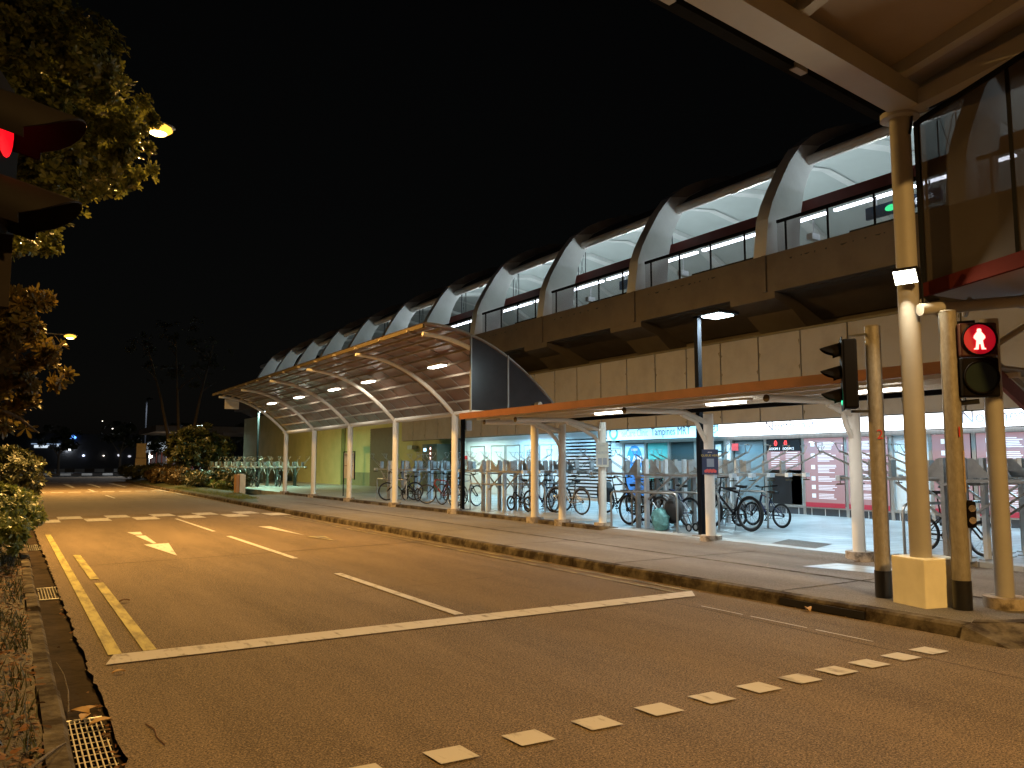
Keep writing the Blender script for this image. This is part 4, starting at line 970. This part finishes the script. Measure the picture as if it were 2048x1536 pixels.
def vehicle_head(t, c, ang, ztop, h, lit, w_=.30, d=.17, hl=.26, r=.10, nl=3, glow=.9):
    c = (c[0], c[1], 0)
    f, s = frame_axes(ang); g = MB(); obox(g, c, f, s, d, w_, ztop - h, ztop)
    bevelled(g.build('head', M_housing, t), .02)
    g = MB(); obox(g, Vector(c) + f * (d / 2 + .006), f, s, .01, w_ + .06, ztop - h - .02, ztop + .02); g.build('backplate', M_housing, t)
    for k in range(nl):
        z = ztop - h * (k + .5) / nl; cc_ = Vector((c[0], c[1], z)) + f * (d / 2 + .014)
        on = lit == k
        ems = [emis('red lens lit', (1, .004, .012), 1.1), emis('amber lens', (1, .5, 0), 5), emis('green lens lit', (.05, 1, .5), 1.2)][k] if on else mat('dark lens', (.03, .03, .03), rough=.15)
        fdisc(cc_ + f * .003, f, s, r, 20).build('lens', ems, t)
        hood(cc_, f, s, r + .015, hl, t)
        if on: light('POINT', tuple(cc_ + f * .05), glow if k == 0 else .15, (1, .01, .02) if k == 0 else (.1, 1, .5), t, .06, name='lens_glow')
def tpole(name, cat, label, x, y, h, r):
    t = thing(name, label, cat, (x, y, .13))
    MB().tube([(x, y, .42), (x, y, h)], r, 18).build('pole', M_galv, t, smooth=True)
    MB().tube([(x, y, .13), (x, y, .42)], r + .006, 18).build('black_base', M_black, t, smooth=True)
    MB().tube([(x, y, h), (x, y, h + .015)], [r + .004, r * .9], 18).build('cap', M_galv, t, smooth=True)
    return t
T2 = tpole('traffic_signal', 'traffic signal', 'galvanised signal post numbered 2 with three black hooded lamps seen side on', 8.22, 5.42, 3.13, .083)
vehicle_head(T2, (7.99, 5.57), R(130), 2.98, .78, 2, w_=.26, d=.15, hl=.22, r=.092)
g = MB(); g.bar((7.99, 5.57, 3.02), (8.2, 5.42, 3.05), .025, .025); g.bar((7.99, 5.57, 2.17), (8.2, 5.42, 2.17), .03, .03); g.build('bracket', M_black, T2)
o = ttext('2', .15, 0, 0, mat('red number', (.5, .04, .03)), None); o.data.transform(Matrix.Translation((8.155, 5.36, 1.86)) @ Matrix.Rotation(R(-42), 4, 'Z') @ Matrix.Translation((.015, -.003, 0))); o.parent = T2; o.data.transform(inv(T2))
T1 = tpole('pedestrian_signal', 'pedestrian signal', 'galvanised signal post numbered 1 showing a glowing red standing man', 8.22, 4.56, 3.16, .086)
fa = R(180 + 50); f, s = frame_axes(fa)
# head centre right of the post as seen from the road
hc = Vector((8.22, 4.56, 0)) + Vector((.86, -.51, 0)) * .235 + f * .12
g = MB(); obox(g, hc, f, s, .14, .36, 2.26, 2.66); bevelled(g.build('lower_box', M_housing, T1), .02)
g = MB(); obox(g, hc, f, s, .14, .36, 2.67, 3.02); bevelled(g.build('upper_box', mat('red glare housing', (.05, .012, .012), rough=.35), T1), .02)  # red glare from the lens is put into this box's colour
c_up = hc + f * .078 + Vector((0, 0, 2.845)); c_lo = hc + f * .078 + Vector((0, 0, 2.46))
fdisc(c_up, f, s, .155, 28).build('red_lens', emis('red lens glow', (.45, .004, .015), .55), T1)
fdisc(c_lo, f, s, .155, 28).build('green_lens', mat('dark green lens', (.02, .03, .025), rough=.08), T1)
for c_ in (c_up, c_lo):
    g = MB(); g.tube([tuple(c_ + f * .012 + s * .163 * math.cos(2 * math.pi * k / 24) + Vector((0, 0, .163 * math.sin(2 * math.pi * k / 24)))) for k in range(24)], .011, 6, closed=True); g.build('lens_ring', M_housing, T1, smooth=True)
man = [(-.012, .110), (.012, .110), (.022, .095), (.020, .078), (.03, .066), (.052, .035), (.055, .015), (.038, -.005), (.030, -.012), (.036, -.06), (.04, -.085), (.056, -.094), (.056, -.104), (.014, -.104), (.008, -.05), (-.008, -.05), (-.014, -.104), (-.056, -.104), (-.056, -.094), (-.04, -.085), (-.036, -.06), (-.030, -.012), (-.038, -.005), (-.055, .015), (-.052, .035), (-.03, .066), (-.020, .078), (-.022, .095)]
rt = Vector((.79, -.61, 0))
rt = Vector((-f.y, f.x, 0)) ; rt = rt if rt.x > 0 else -rt
g = MB(); g.poly([tuple(c_up + f * .006 + rt * a * 1.02 + Vector((0, 0, b))) for a, b in man]); g.build('standing_man', emis('red man', (1, .10, .08), 9), T1)
light('POINT', tuple(c_up + f * .14), .2, (1, .03, .03), T1, .08, name='red_glow')
g = MB(); g.bar(Vector((8.22, 4.56, 3.04)), Vector((hc.x, hc.y, 3.04)), .03, .03); g.bar(Vector((8.22, 4.56, 2.2)), Vector((hc.x, hc.y, 2.22)), .03, .05); g.build('bracket', M_black, T1)
o = ttext('1', .15, 0, 0, mat('red number', (.5, .04, .03)), None); o.data.transform(Matrix.Translation((8.155, 4.5, 1.86)) @ Matrix.Rotation(R(-42), 4, 'Z') @ Matrix.Translation((.03, -.003, 0))); o.parent = T1; o.data.transform(inv(T1))
bx = Vector((8.22, 4.56, 0)) + rt * .105 + f * .02
g = MB(); obox(g, bx, f, s, .13, .10, .94, 1.22); bevelled(g.build('push_button_box', M_housing, T1), .035)
for z in (1.14, 1.02): fdisc(bx + f * .068 + Vector((0, 0, z)), f, s, .035, 14).build('push_button', mat('chrome button', (.5, .5, .55), rough=.15, metal=.9), T1)
g = MB(); a_ = Vector((8.22, 4.56, 0)) + rt * .062 + f * .062
obox(g, a_, Vector((.25, -.97, 0)), Vector((.97, .25, 0)), .004, .045, 1.30, 1.72); g.build('instruction_strip', mat('cream strip', (.55, .42, .25), var=.3, scale=30), T1)
# near left traffic light, partly outside the frame
T3 = thing('traffic_signal', 'close dark traffic light cut off by the left edge with a lit red lens', 'traffic signal', (-.38, 2.62, .1))
MB().tube([(-.38, 2.7, .05), (-.38, 2.7, 3.3)], .06, 14).build('pole', M_galv, T3, smooth=True)
vehicle_head(T3, (-.158, 2.62), R(-14), 2.66, .48, 0, w_=.26, d=.18, hl=.205, r=.085, nl=2, glow=.035)
g = MB(); g.box(-.32, 2.60, 2.03, -.02, 2.64, 2.235); g.build('lower_plate', mat('grey brown plate', (.014, .012, .012), rough=1, spec=.02), T3)
g = MB(); g.bar((-.38, 2.68, 2.85), (-.12, 2.62, 2.85), .05, .03); g.build('top_bracket', M_rackw, T3)

# ------------------------------------------------------------------ sodium street lamps
def street_lamp(x, y, z, en, label, polex):
    t = thing('street_lamp', label, 'street lamp', (polex, y, 0), group='sodium street lamps on the left kerb')
    MB().tube([(polex, y, 0), (polex, y, z - .6), (polex + .1, y, z - .15), (polex + .6, y, z + .12), (x - .3, y, z + .12)], [.09, .07, .055, .045, .04], 10).build('pole', M_galv, t, smooth=True)
    g = blob((x, y, z + .1), (.36, .15, .10), jit=0); g.build('head', M_rackw, t, smooth=True)
    g = blob((x, y, z + .03), (.30, .22, .13), jit=0); g.build('halo_bowl', emis('amber halo', (1, .50, .06), 1.7), t, smooth=True)  # glowing amber shell added to imitate the halo round the lamp
    g = blob((x, y, z - .04), (.20, .16, .09), jit=0); g.build('lens', emis('sodium lens', (1, .72, .25), 14), t, smooth=True)
    light('AREA', (x, y, z - .15), en, SODIUM, t, .45, None, (0, 0, 0), 'sodium_light')
street_lamp(2.42, 18.45, 8.85, 2350, 'orange street lamp shining through the leaves of the near tree', -1.6)
street_lamp(2.55, 49.6, 8.45, 2900, 'orange street lamp farther down the road below the near one', -1.6)
street_lamp(2.3, -6.5, 9.2, 2700, 'unseen street lamp added behind the viewpoint to light the foreground', -1.6)  # out-of-view lamp added for orange light on the foreground

# ------------------------------------------------------------------ vegetation
def leaf(g, p, d, up, L, W):
    d = d.normalized(); s = d.cross(up)
    if s.length < .01: s = Vector((1, 0, 0))
    s.normalize(); n = s.cross(d)
    q = [p]
    for t, wd in ((.35, .6), (.68, 1.0), (.9, .62)): q.append(p + d * L * t + s * W * .5 * wd - n * L * .10 * t * t)
    q.append(p + d * L - n * L * .12)
    for t, wd in ((.9, .62), (.68, 1.0), (.35, .6)): q.append(p + d * L * t - s * W * .5 * wd - n * L * .10 * t * t)
    g.add(q, [tuple(range(8))])
def rosette(g, p, n, L, W, out):
    ax = (out + Vector((random.uniform(-.6, .6), random.uniform(-.6, .6), random.uniform(-.1, .9)))).normalized()
    t = ax.cross(Vector((.3, .5, .8))).normalized(); b = ax.cross(t)
    for k in range(n):
        a = 2 * math.pi * k / n + random.random() * .5; d = t * math.cos(a) + b * math.sin(a) + ax * random.uniform(.1, .9)
        leaf(g, p, d, ax, L * random.uniform(.7, 1.15), W)
def crown(blobs, dens, L, W, n=7, seed=1):
    random.seed(seed); g = MB()
    for c, r in blobs:
        c = Vector(c); cnt = int(dens * r[0] * r[1] * r[2] * 4)
        # clumped
        cl = [Vector((random.gauss(0, .55), random.gauss(0, .55), random.gauss(0, .55))) for _ in range(max(6, cnt // 16))]
        for _ in range(cnt):
            if random.random() < .85: q = random.choice(cl) + Vector((random.gauss(0, .12), random.gauss(0, .12), random.gauss(0, .10)))
            else: q = Vector((random.gauss(0, .5), random.gauss(0, .5), random.gauss(0, .5)))
            if q.length > 1.12: q = q.normalized() * random.uniform(.8, 1.12)
            p = c + Vector((q.x * r[0], q.y * r[1], q.z * r[2])); rosette(g, p, n, L, W, q if q.length > .1 else Vector((0, 0, 1)))
    return g
def limbs(segs):
    g = MB()
    for pts, r0, r1 in segs:
        n = len(pts); g.tube(pts, [r0 + (r1 - r0) * i / (n - 1) for i in range(n)], 8)
    return g
TN = thing('broadleaf_tree', 'large leafy tree at the left edge lit yellow by the street lamp', 'tree', (-2.2, 13.5, .2))
limbs([([(-2.2, 13.5, .1), (-2.1, 13.6, 2.5), (-1.9, 13.8, 5)], .22, .14), ([(-1.9, 13.8, 5), (-1, 14, 6.4), (.2, 14.3, 7.0), (1.1, 14.6, 7.1)], .12, .03), ([(-1.9, 13.8, 5), (-1.5, 14, 7.5), (-.6, 14.5, 9)], .12, .04),
       ([(-1.9, 13.7, 4.6), (-.9, 13.8, 5.3), (.1, 14, 5.6), (.8, 14.1, 5.7)], .09, .02), ([(-1.5, 14, 7.5), (0, 14.2, 8.3), (1, 14.4, 8.5)], .06, .02)]).build('trunk', M_bark, TN, smooth=True)
crown([((-.6, 14.2, 8.6), (1.1, 1.2, 1.3)), ((.35, 14.0, 7.9), (.95, 1.1, .8)), ((1.25, 14.4, 7.35), (.55, .9, .55)), ((.5, 14.0, 6.6), (.9, 1.0, .6)), ((1.35, 14.2, 6.45), (.5, .8, .45)),
       ((-.3, 14, 6.6), (1.0, 1.1, 1.1)), ((.35, 13.8, 5.65), (.6, .8, .42)), ((.85, 13.9, 5.85), (.42, .5, .28)), ((-.4, 13.8, 5.2), (.6, .7, .5)), ((.25, 13.8, 5.05), (.35, .5, .25)), ((-.9, 14.5, 9.8), (1.1, 1, .9)), ((.1, 13.6, 4.75), (.25, .3, .15))],
      330, .115, .048, 8, 21).build('crown', M_leafy, TN)
TM = thing('drooping_leaf_tree', 'brown tinged drooping branches at the left below the far street lamp', 'tree', (-1.0, 12.4, .2))
limbs([([(-1.0, 12.4, .1), (-.9, 12.5, 2), (-.5, 12.6, 3.0), (.1, 12.8, 3.7)], .09, .02), ([(-.9, 12.5, 1.8), (-.3, 12.6, 2.5), (.3, 12.8, 2.9)], .05, .012), ([(-.3, 12.6, 2.4), (.1, 12.7, 2.2), (.35, 12.8, 2.0)], .03, .01)]).build('trunk', M_bark, TM, smooth=True)
crown([((.0, 12.8, 3.85), (.35, .4, .22)), ((-.1, 12.8, 3.45), (.35, .4, .25)), ((.2, 12.8, 3.2), (.35, .4, .2)), ((.35, 12.9, 2.8), (.3, .4, .2)), ((-.05, 12.8, 2.75), (.35, .4, .35)), ((.02, 12.8, 2.3), (.3, .4, .25)), ((-.3, 12.8, 3.1), (.3, .4, .5))],
      620, .15, .05, 7, 31).build('crown', M_leafb, TM)
def bush(name, label, blobs, dens, L, W, m, seed, cat='bush', group=None, stems=True, n=6):
    c = blobs[0][0]; t = thing(name, label, cat, (c[0], c[1], .15), group=group)
    if stems:
        g = MB(); random.seed(seed)
        for b, r in blobs:
            for k in range(4):
                g.tube([(b[0] + random.uniform(-.15, .15), b[1] + random.uniform(-.15, .15), .1), (b[0] + random.uniform(-.5, .5) * r[0], b[1] + random.uniform(-.5, .5) * r[1], b[2] + .3 * r[2])], [.018, .007], 5)
        g.build('stems', M_bark, t)
    crown(blobs, dens, L, W, n, seed).build('foliage', m, t); return t
bush('hedge_shrub', 'bright green leafy hedge shrub at the left kerb beside the hump', [((-.15, 14.2, .85), (.5, .9, .40)), ((.1, 15.4, .8), (.42, .8, .36)), ((-.5, 13.2, .75), (.45, .8, .4)), ((-.05, 13.0, .65), (.3, .5, .28))], 1700, .10, .035, M_leafh, 41)
bush('hedge_shrub', 'darker brown hedge shrub behind the bright green one at the left', [((-.1, 19.5, 1.35), (.75, 1.3, .5)), ((.0, 21.5, 1.1), (.75, 1.2, .6)), ((-.9, 18, 1.5), (.6, 1.2, .6))], 420, .12, .04, M_leafd, 42)
bush('hedge_shrub', 'low straggly undergrowth below the bright green hedge at the left edge', [((-.35, 11.2, .45), (.4, .8, .28)), ((-.45, 9.6, .35), (.35, .7, .2))], 700, .09, .014, M_leafd, 43, n=5)
# grass and litter
random.seed(50); g = MB()
for _ in range(5200):
    y = random.uniform(3.2, 15) if random.random() < .8 else random.uniform(15, 24); x = .22 - abs(random.gauss(0, .55)); 
    dn = math.sin(x * 9 + y * 2.3) + math.sin(y * 5.1 - x * 4)
    if dn < -.35: continue
    z = .09 + min(.35, (.25 - x) * .2); h = random.uniform(.04, .14); a = random.uniform(0, 6.28); bx_, by_ = math.cos(a) * .006, math.sin(a) * .006
    lx, ly = random.uniform(-.06, .06), random.uniform(-.06, .06)
    g.add([(x - bx_, y - by_, z), (x + bx_, y + by_, z), (x + lx, y + ly, z + h)], [(0, 1, 2)])
tag(g.build('grass', M_leafd), 'thin grass tufts along the left planting strip', 'grass', kind='stuff')
random.seed(51); g = MB()
for _ in range(2600):
    y = random.uniform(3.0, 14); x = .24 - abs(random.gauss(0, .5)); z = .095 + min(.3, (.25 - x) * .21)
    a = random.uniform(0, 6.28); leaf(g, Vector((x, y, z + random.uniform(0, .03))), Vector((math.cos(a), math.sin(a), random.uniform(-.25, .35))), Vector((random.uniform(-.6, .6), random.uniform(-.6, .6), 1)), random.uniform(.03, .085), random.uniform(.012, .035))
tag(g.build('leaf_litter', M_dry), 'brown fallen leaves scattered under the hedge', 'fallen leaves', kind='stuff')
random.seed(52)
g = MB()
for _ in range(70):
    y = random.uniform(4.2, 6.2) if random.random() < .75 else random.uniform(6.2, 12); x = random.gauss(.60, .035) if random.random() < .8 else random.uniform(.4, .62)
    a = random.uniform(0, 6.28); leaf(g, Vector((x, y, -.025)), Vector((math.cos(a), math.sin(a), random.uniform(0, .5))), Vector((random.uniform(-.8, .8), random.uniform(-.8, .8), 1)), random.uniform(.03, .06), random.uniform(.015, .03))
tag(g.build('gutter_leaf_litter', M_dry), 'dry leaves gathered along the gutter edge', 'fallen leaves', kind='stuff')
def dry_leaf(x, y, z, L, a, label, curl=.5):
    g = MB(); d = Vector((math.cos(a), math.sin(a), 0)); s = Vector((-d.y, d.x, 0)); c = Vector((x, y, z)); n = 6; vs = []
    for i in range(n + 1):
        t = i / n; wd = L * .28 * math.sin(math.pi * min(1, t * .95 + .04)); zz = L * curl * .25 * math.sin(math.pi * t)
        for k in (-1, 0, 1): vs.append(tuple(c + d * L * (t - .5) + s * wd * k + Vector((0, 0, zz + abs(k) * L * .1 + .004))))
    fs = [(i * 3 + k, i * 3 + k + 1, i * 3 + k + 4, i * 3 + k + 3) for i in range(n) for k in (0, 1)]
    o = g.add(vs, fs).build('dry_leaf', M_dryb if 'dark' not in label else M_dry, smooth=True); tag(o, label, 'fallen leaf', 'single dry leaves'); return o
dry_leaf(.48, 6.02, -.02, .16, 2.2, 'curled tan leaf at the head of the long grate, leftmost')
dry_leaf(.54, 6.05, -.02, .13, .6, 'curled orange leaf at the head of the long grate, middle one')
dry_leaf(.50, 5.9, -.02, .12, 1.2, 'small leaf lying on the bars of the long grate')
dry_leaf(.80, 6.9, .005, .10, .2, 'small yellow leaf on the asphalt just below the stop line end')
dry_leaf(.58, 5.72, -.02, .15, 3.4, 'large tan leaf on the right side of the long grate')
dry_leaf(7.36, 5.75, .01, .13, 1.0, 'yellow leaf standing against the right kerb drain', 1.2)
dry_leaf(1.22, 10.3, .012, .12, .3, 'dark leaf on the inner yellow line')
random.seed(60); g = MB()
for _ in range(60):
    y = random.uniform(4.5, 24); x = 7.44 - abs(random.gauss(0, .05)) if random.random() < .6 else random.uniform(7.7, 10.8); z = .006 if x < 7.5 else .136
    a = random.uniform(0, 6.28); leaf(g, Vector((x, y, z)), Vector((math.cos(a), math.sin(a), random.uniform(0, .2))), Vector((random.uniform(-.4, .4), random.uniform(-.4, .4), 1)), random.uniform(.02, .05), random.uniform(.01, .02))
tag(g.build('kerb_leaf_litter', M_dryb), 'tiny leaf scraps scattered along the right kerb and footpath', 'fallen leaves', kind='stuff')
g = MB(); g.tube([(.42, 6.1, -.02), (.43, 6.35, .05), (.41, 6.6, .12), (.38, 6.9, .14)], [.006, .005, .004, .002], 5); tag(g.build('twig', M_bark), 'thin bent twig rising from the gutter by the near kerb block', 'twig')
g = MB(); g.tube([(.80, 5.5, .006), (.83, 5.35, .008), (.82, 5.2, .006), (.84, 5.05, .006)], .004, 4); tag(g.build('twig', M_dry), 'short pale twig lying on the asphalt near the long grate', 'twig')
g = MB(); g.tube([(.1, 4.4, .16), (.2, 4.6, .17), (.28, 4.85, .14), (.34, 5.0, .12)], [.012, .01, .008, .004], 5); tag(g.build('twig', M_bark), 'forked stick resting on the near kerb at the bottom left corner', 'twig')

# kerb drain opening on the right
g = MB(); g.box(7.452, 5.15, .012, 7.475, 6.2, .085); tag(g.build('kerb_inlet', M_black), 'dark drain inlet slot in the right kerb face', 'drain inlet')
# ------------------------------------------------------------------ right verge plants, background
TS = thing('round_shrub_tree', 'round small dense tree on the verge left of the far racks', 'tree', (10.9, 58, .2))
limbs([([(10.9, 58, .1), (11, 58, 1.2), (11.4, 58, 2.4)], .12, .05), ([(11, 58, 1.2), (10.3, 58, 2.2)], .08, .03), ([(11, 58, 1.2), (12, 58, 2.2)], .08, .03)]).build('trunk', M_bark, TS, smooth=True)
crown([((10.6, 57.5, 2.6), (1.5, 1.5, 1.2)), ((11.8, 57.5, 2.4), (1.4, 1.4, 1.1)), ((11.0, 57.8, 3.5), (1.2, 1.2, .7)), ((9.9, 57.5, 2.0), (.9, 1, .8))], 70, .34, .12, 7, 61).build('crown', M_leafd, TS)
TB = thing('bare_tree', 'tall dim tree with three pale stems behind the round shrub tree', 'tree', (12.2, 72, .2))
random.seed(70); segs = []
for bx_, tx, tz in ((11.6, 9.3, 11.5), (12.2, 11.5, 12.5), (12.9, 14.6, 11.8)):
    p0 = (bx_, 72, .1); p1 = (bx_ + (tx - bx_) * .15, 72, 3.8); p2 = (bx_ + (tx - bx_) * .45, 72, 7); p3 = (tx, 72, tz); segs.append(([p0, p1, p2, p3], .2, .04))
    for k in range(5):
        q = Vector(p2).lerp(Vector(p3), random.random() * .8); e_ = q + Vector((random.uniform(-1.6, 1.6), random.uniform(-1, 1), random.uniform(.4, 1.6))); segs.append(([tuple(q), tuple(q.lerp(e_, .5) + Vector((0, 0, .1))), tuple(e_)], .05, .012))
limbs(segs).build('trunk', M_bark, TB, smooth=True)
crown([((9.5, 72, 11), (2, 2, 1.4)), ((12, 72, 12.5), (2.4, 2, 1.4)), ((14.6, 72, 11), (2, 2, 1.6)), ((12, 72, 9), (2.6, 2, 1.2))], 2.5, .3, .1, 6, 71).build('crown', M_leafd, TB)
vp = [((9.2, 47, .65), (.9, 2.2, .45), 'low hedge bush right of the road sign, nearest the utility box', M_leafd), ((9.0, 52.5, .75), (.8, 2.2, .5), 'reddish bush in the middle of the verge', M_leafr), ((8.9, 59, .8), (.8, 2.6, .5), 'brown bush at the road edge before the round shrub tree', M_leafr),
      ((9.6, 66, .9), (1.0, 3, .6), 'dark bush behind the road sign', M_leafd), ((9.5, 43.5, .45), (.7, 1.2, .25), 'small bright flowering plant at the verge tip', M_leafh), ((10.1, 44.5, .75), (.6, 3.5, .45), 'hedge row in front of the far racks', M_leafd), ((8.9, 74, .9), (.9, 4, .5), 'farthest dark bush on the verge corner', M_leafd)]
for i, (c, r, lb, m) in enumerate(vp): bush('verge_bush', lb, [(c, r)], 230 if c[1] < 60 else 120, .16 if c[1] < 50 else .22, .06, m, 80 + i, group='bushes on the right verge')
random.seed(90); g = MB()
for _ in range(4200):
    y = random.uniform(32, 48); x = random.uniform(kx(y) + .2, 8.4 + max(0, (y - 33)) * .14 if y < 42 else 9.8); z = .17 + random.uniform(0, .04); h = random.uniform(.04, .11)
    lx, ly = random.uniform(-.04, .04), random.uniform(-.04, .04); g.add([(x - .008, y, z), (x + .008, y, z), (x + lx, y + ly, z + h)], [(0, 1, 2)])
tag(g.build('grass', M_leafh), 'short lawn blades on the right verge', 'grass', kind='stuff')
RS = thing('road_sign', 'back of two stacked cream plates on a post at the far verge', 'sign', (9.5, 74, .1))
MB().tube([(9.5, 74, .1), (9.5, 74, 3.3)], .04, 8).build('post', M_galv, RS)
for z0, z1, w_ in ((2.0, 3.2, .75), (1.15, 1.95, .85)): MB().box(9.5 - w_ / 2, 73.93, z0, 9.5 + w_ / 2, 73.96, z1).build('plate', mat('cream sign back', (.55, .45, .3)), RS)
# far street: black and white kerbs, dim trees, lit buildings
for yk, zk, lb, sp, x00 in ((112, 0, 'near', 2.3, -6), (150, .35, 'far', 2.9, -8)):
    g = MB(); gb = MB(); x = x00
    while x < 40: g.box(x, yk, 0, x + sp * .5, yk + .3, zk + .28 - (.08 if zk else 0)); gb.box(x + sp * .5, yk + .004, 0, x + sp, yk + .3, zk + .26 - (.08 if zk else 0)); x += sp
    st(g.build('striped_kerb', mat('dim kerb paint', (.35, .35, .34)))); st(gb.build('striped_kerb', M_black))
light('AREA', (14, 104, 9), 1100, (.9, .95, 1), None, 1, None, (0, 0, 0), 'far_street_lamp_light')
FL = thing('street_lamp', 'plain grey lamp on the far cross street hidden against the dark', 'street lamp', (14, 106, 0)); MB().tube([(14, 106, 0), (14, 106, 9), (14, 104, 9.3)], .08, 8).build('pole', M_post, FL); MB().box(13.7, 103.6, 9.1, 14.3, 104.4, 9.25).build('head', M_post, FL)
FB = thing('distant_building', 'low dark distant building with small blue and white lights at the left', 'building', (8, 172, 0))
MB().box(-20, 172, 0, 60, 184, 7).build('wall', mat('dim distant wall', (.04, .04, .045)), FB)
for a, b, z in ((4.0, 6.4, 4.3), (7.6, 7.9, 4.5)): MB().box(a, 171.9, z, b, 171.98, z + .5).build('lit_window', emis('far window', (.7, .8, .9), .8), FB)
MB().box(3.5, 171.5, 4.95, 10.5, 171.9, 5.1).build('lit_eave', emis('far eave', (.4, .55, .8), .5), FB)
for x, z, s_, c, e_ in ((9.5, 4.2, .5, (.85, .93, 1), 22), (10.2, 6.3, .55, (.1, .3, 1), 3), (12.1, 2.9, .22, (.6, .7, 1), 4), (15.5, 2.9, .15, (1, .9, .8), 3), (16.8, 8.1, .12, (1, .9, .8), 4), (15, 9.5, .1, (1, .9, .7), 3), (18.2, 3.0, .35, (.8, .8, .9), .8), (20, 2.8, .3, (.7, .7, .8), .7)):
    g = blob((x, 171.6, z), (s_, .2, s_ * .7), 6, 8, 0); g.build('lamp', emis('far lamp %s' % str(e_) + str(c), c, e_), FB)
g = MB()
for k in range(14): g.box(24 + k * 1.0, 171.9, .8, 24.7 + k * 1.0, 171.98, 3.2)
g.build('dim_window', emis('dim window', (.25, .2, .2), .16), FB)
PV = thing('fan_roof_pavilion', 'pale winged roof pavilion glowing faintly behind the road sign', 'pavilion', (24, 150, 0))
g = MB()
for k in range(5):
    x = 19.5 + k * 2.4; g.add([(x - 1.5, 148, 4.4 + .25 * k), (x + 1.6, 148, 5.4), (x + 2.8, 150, 4.2), (x + .3, 151, 3.2), (x - 1.5, 148, 4.3 + .25 * k), (x + 1.6, 148, 5.3), (x + 2.8, 150, 4.1), (x + .3, 151, 3.1)], [(0, 1, 2, 3), (7, 6, 5, 4), (0, 4, 5, 1), (1, 5, 6, 2), (2, 6, 7, 3), (3, 7, 4, 0)])
g.build('roof', M_rackw, PV)
g = MB()
for k in range(4): g.tube([(20.5 + k * 2.8, 149.5, 0), (20.5 + k * 2.8, 149.5, 3.6)], .12, 8)
g.build('post', M_rackw, PV)
for x in (20.6, 25.4, 30.2):
    g = blob((x, 148.6, 2.6), (.28, .2, .28), 6, 8, 0); g.build('lamp', emis('pavilion lamp', (1, .96, .85), 14), PV)
light('POINT', (23, 146.5, 2.2), 260, (.85, .92, 1), PV, .3, name='pavilion_light')
RB = thing('far_station_wing', 'dim concrete columns and red railings of the station beyond the racks', 'building', (16, 84, 0))
MB().box(12, 84, 4.6, 30, 96, 5.2).build('slab', M_beige, RB)
for x in (14.2, 17.2, 21): MB().box(x, 84.5, 0, x + 1.2, 85.5, 4.6).build('column', M_beige, RB)
g = MB()
for k in range(12): g.box(12.2 + k * .5, 88, .3, 12.28 + k * .5, 88.1, 2.6)
g.build('railing', M_maroon, RB)
for x, z in ((13.6, 3.4), (15.9, 3.0)):
    g = blob((x, 86, z), (.3, .2, .12), 6, 8, 0); g.build('lamp', emis('warm far lamp', (1, .8, .55), 12), RB)
light('POINT', (15, 86.5, 3), 60, (1, .75, .5), RB, .3, name='wing_light')
# dim trees across the far street
for i, (x, y, h) in enumerate(((6, 128, 6), (13.5, 126, 6.5), (22, 128, 7), (-4, 126, 7), (31, 126, 7), (18, 124, 5.5))):
    lb = ['far bare tree in front of the blue shop light', 'far tree left of the winged pavilion roof', 'far tree directly behind the road sign plates', 'leftmost far tree past the hedge', 'far tree hidden behind the round shrub', 'small far tree between the pavilion and the road sign'][i]
    t = thing('far_tree', lb, 'tree', (x, y, 0), group='dim trees across the far street')
    limbs([([(x, y, 0), (x, y, h * .45), (x + .5, y, h * .8)], .2, .05), ([(x, y, h * .4), (x - 1.4, y, h * .75)], .1, .03), ([(x, y, h * .45), (x + 1.6, y, h * .8)], .1, .03)]).build('trunk', M_bark, t)
    crown([((x, y, h * .85), (2.6, 1.5, 1.6)), ((x + 1.2, y, h * .7), (1.6, 1.2, 1.0))], 7, .5, .2, 6, 100 + i).build('crown', M_leafd, t)
# platform name signs
for i, y in enumerate((11.15, 21.7, 27.0)):
    lb = ['dark blue station name sign with a green oval in the nearest platform bay', 'blue station name sign in the fourth bay from the right', 'blue station name sign in the platform bay above the end panel'][i]
    t = thing('platform_sign', lb, 'sign', (19.75, y + .6, 8.3), group='blue platform signs')
    MB().box(19.72, y - .2, 8.25, 19.82, y + 1.9, 8.58).build('panel', mat('navy sign', (.02, .09, .2)), t)
    MB().disc((19.715, y + 1.15, 8.41), .17, 0, 16, .09).build('line_mark', emis('green oval', (.05, .8, .3), 1.2), t)
    text('Tampines', .24, (19.715, y + .9, 8.36), '-X', emis('sign print', (.8, .9, 1), 1.2), t)
    g = MB()
    for yy in (y + .1, y + 1.6): g.tube([(19.77, yy, 8.58), (19.77, yy, 8.85)], .025, 6)
    g.build('hanger', M_rackw, t)
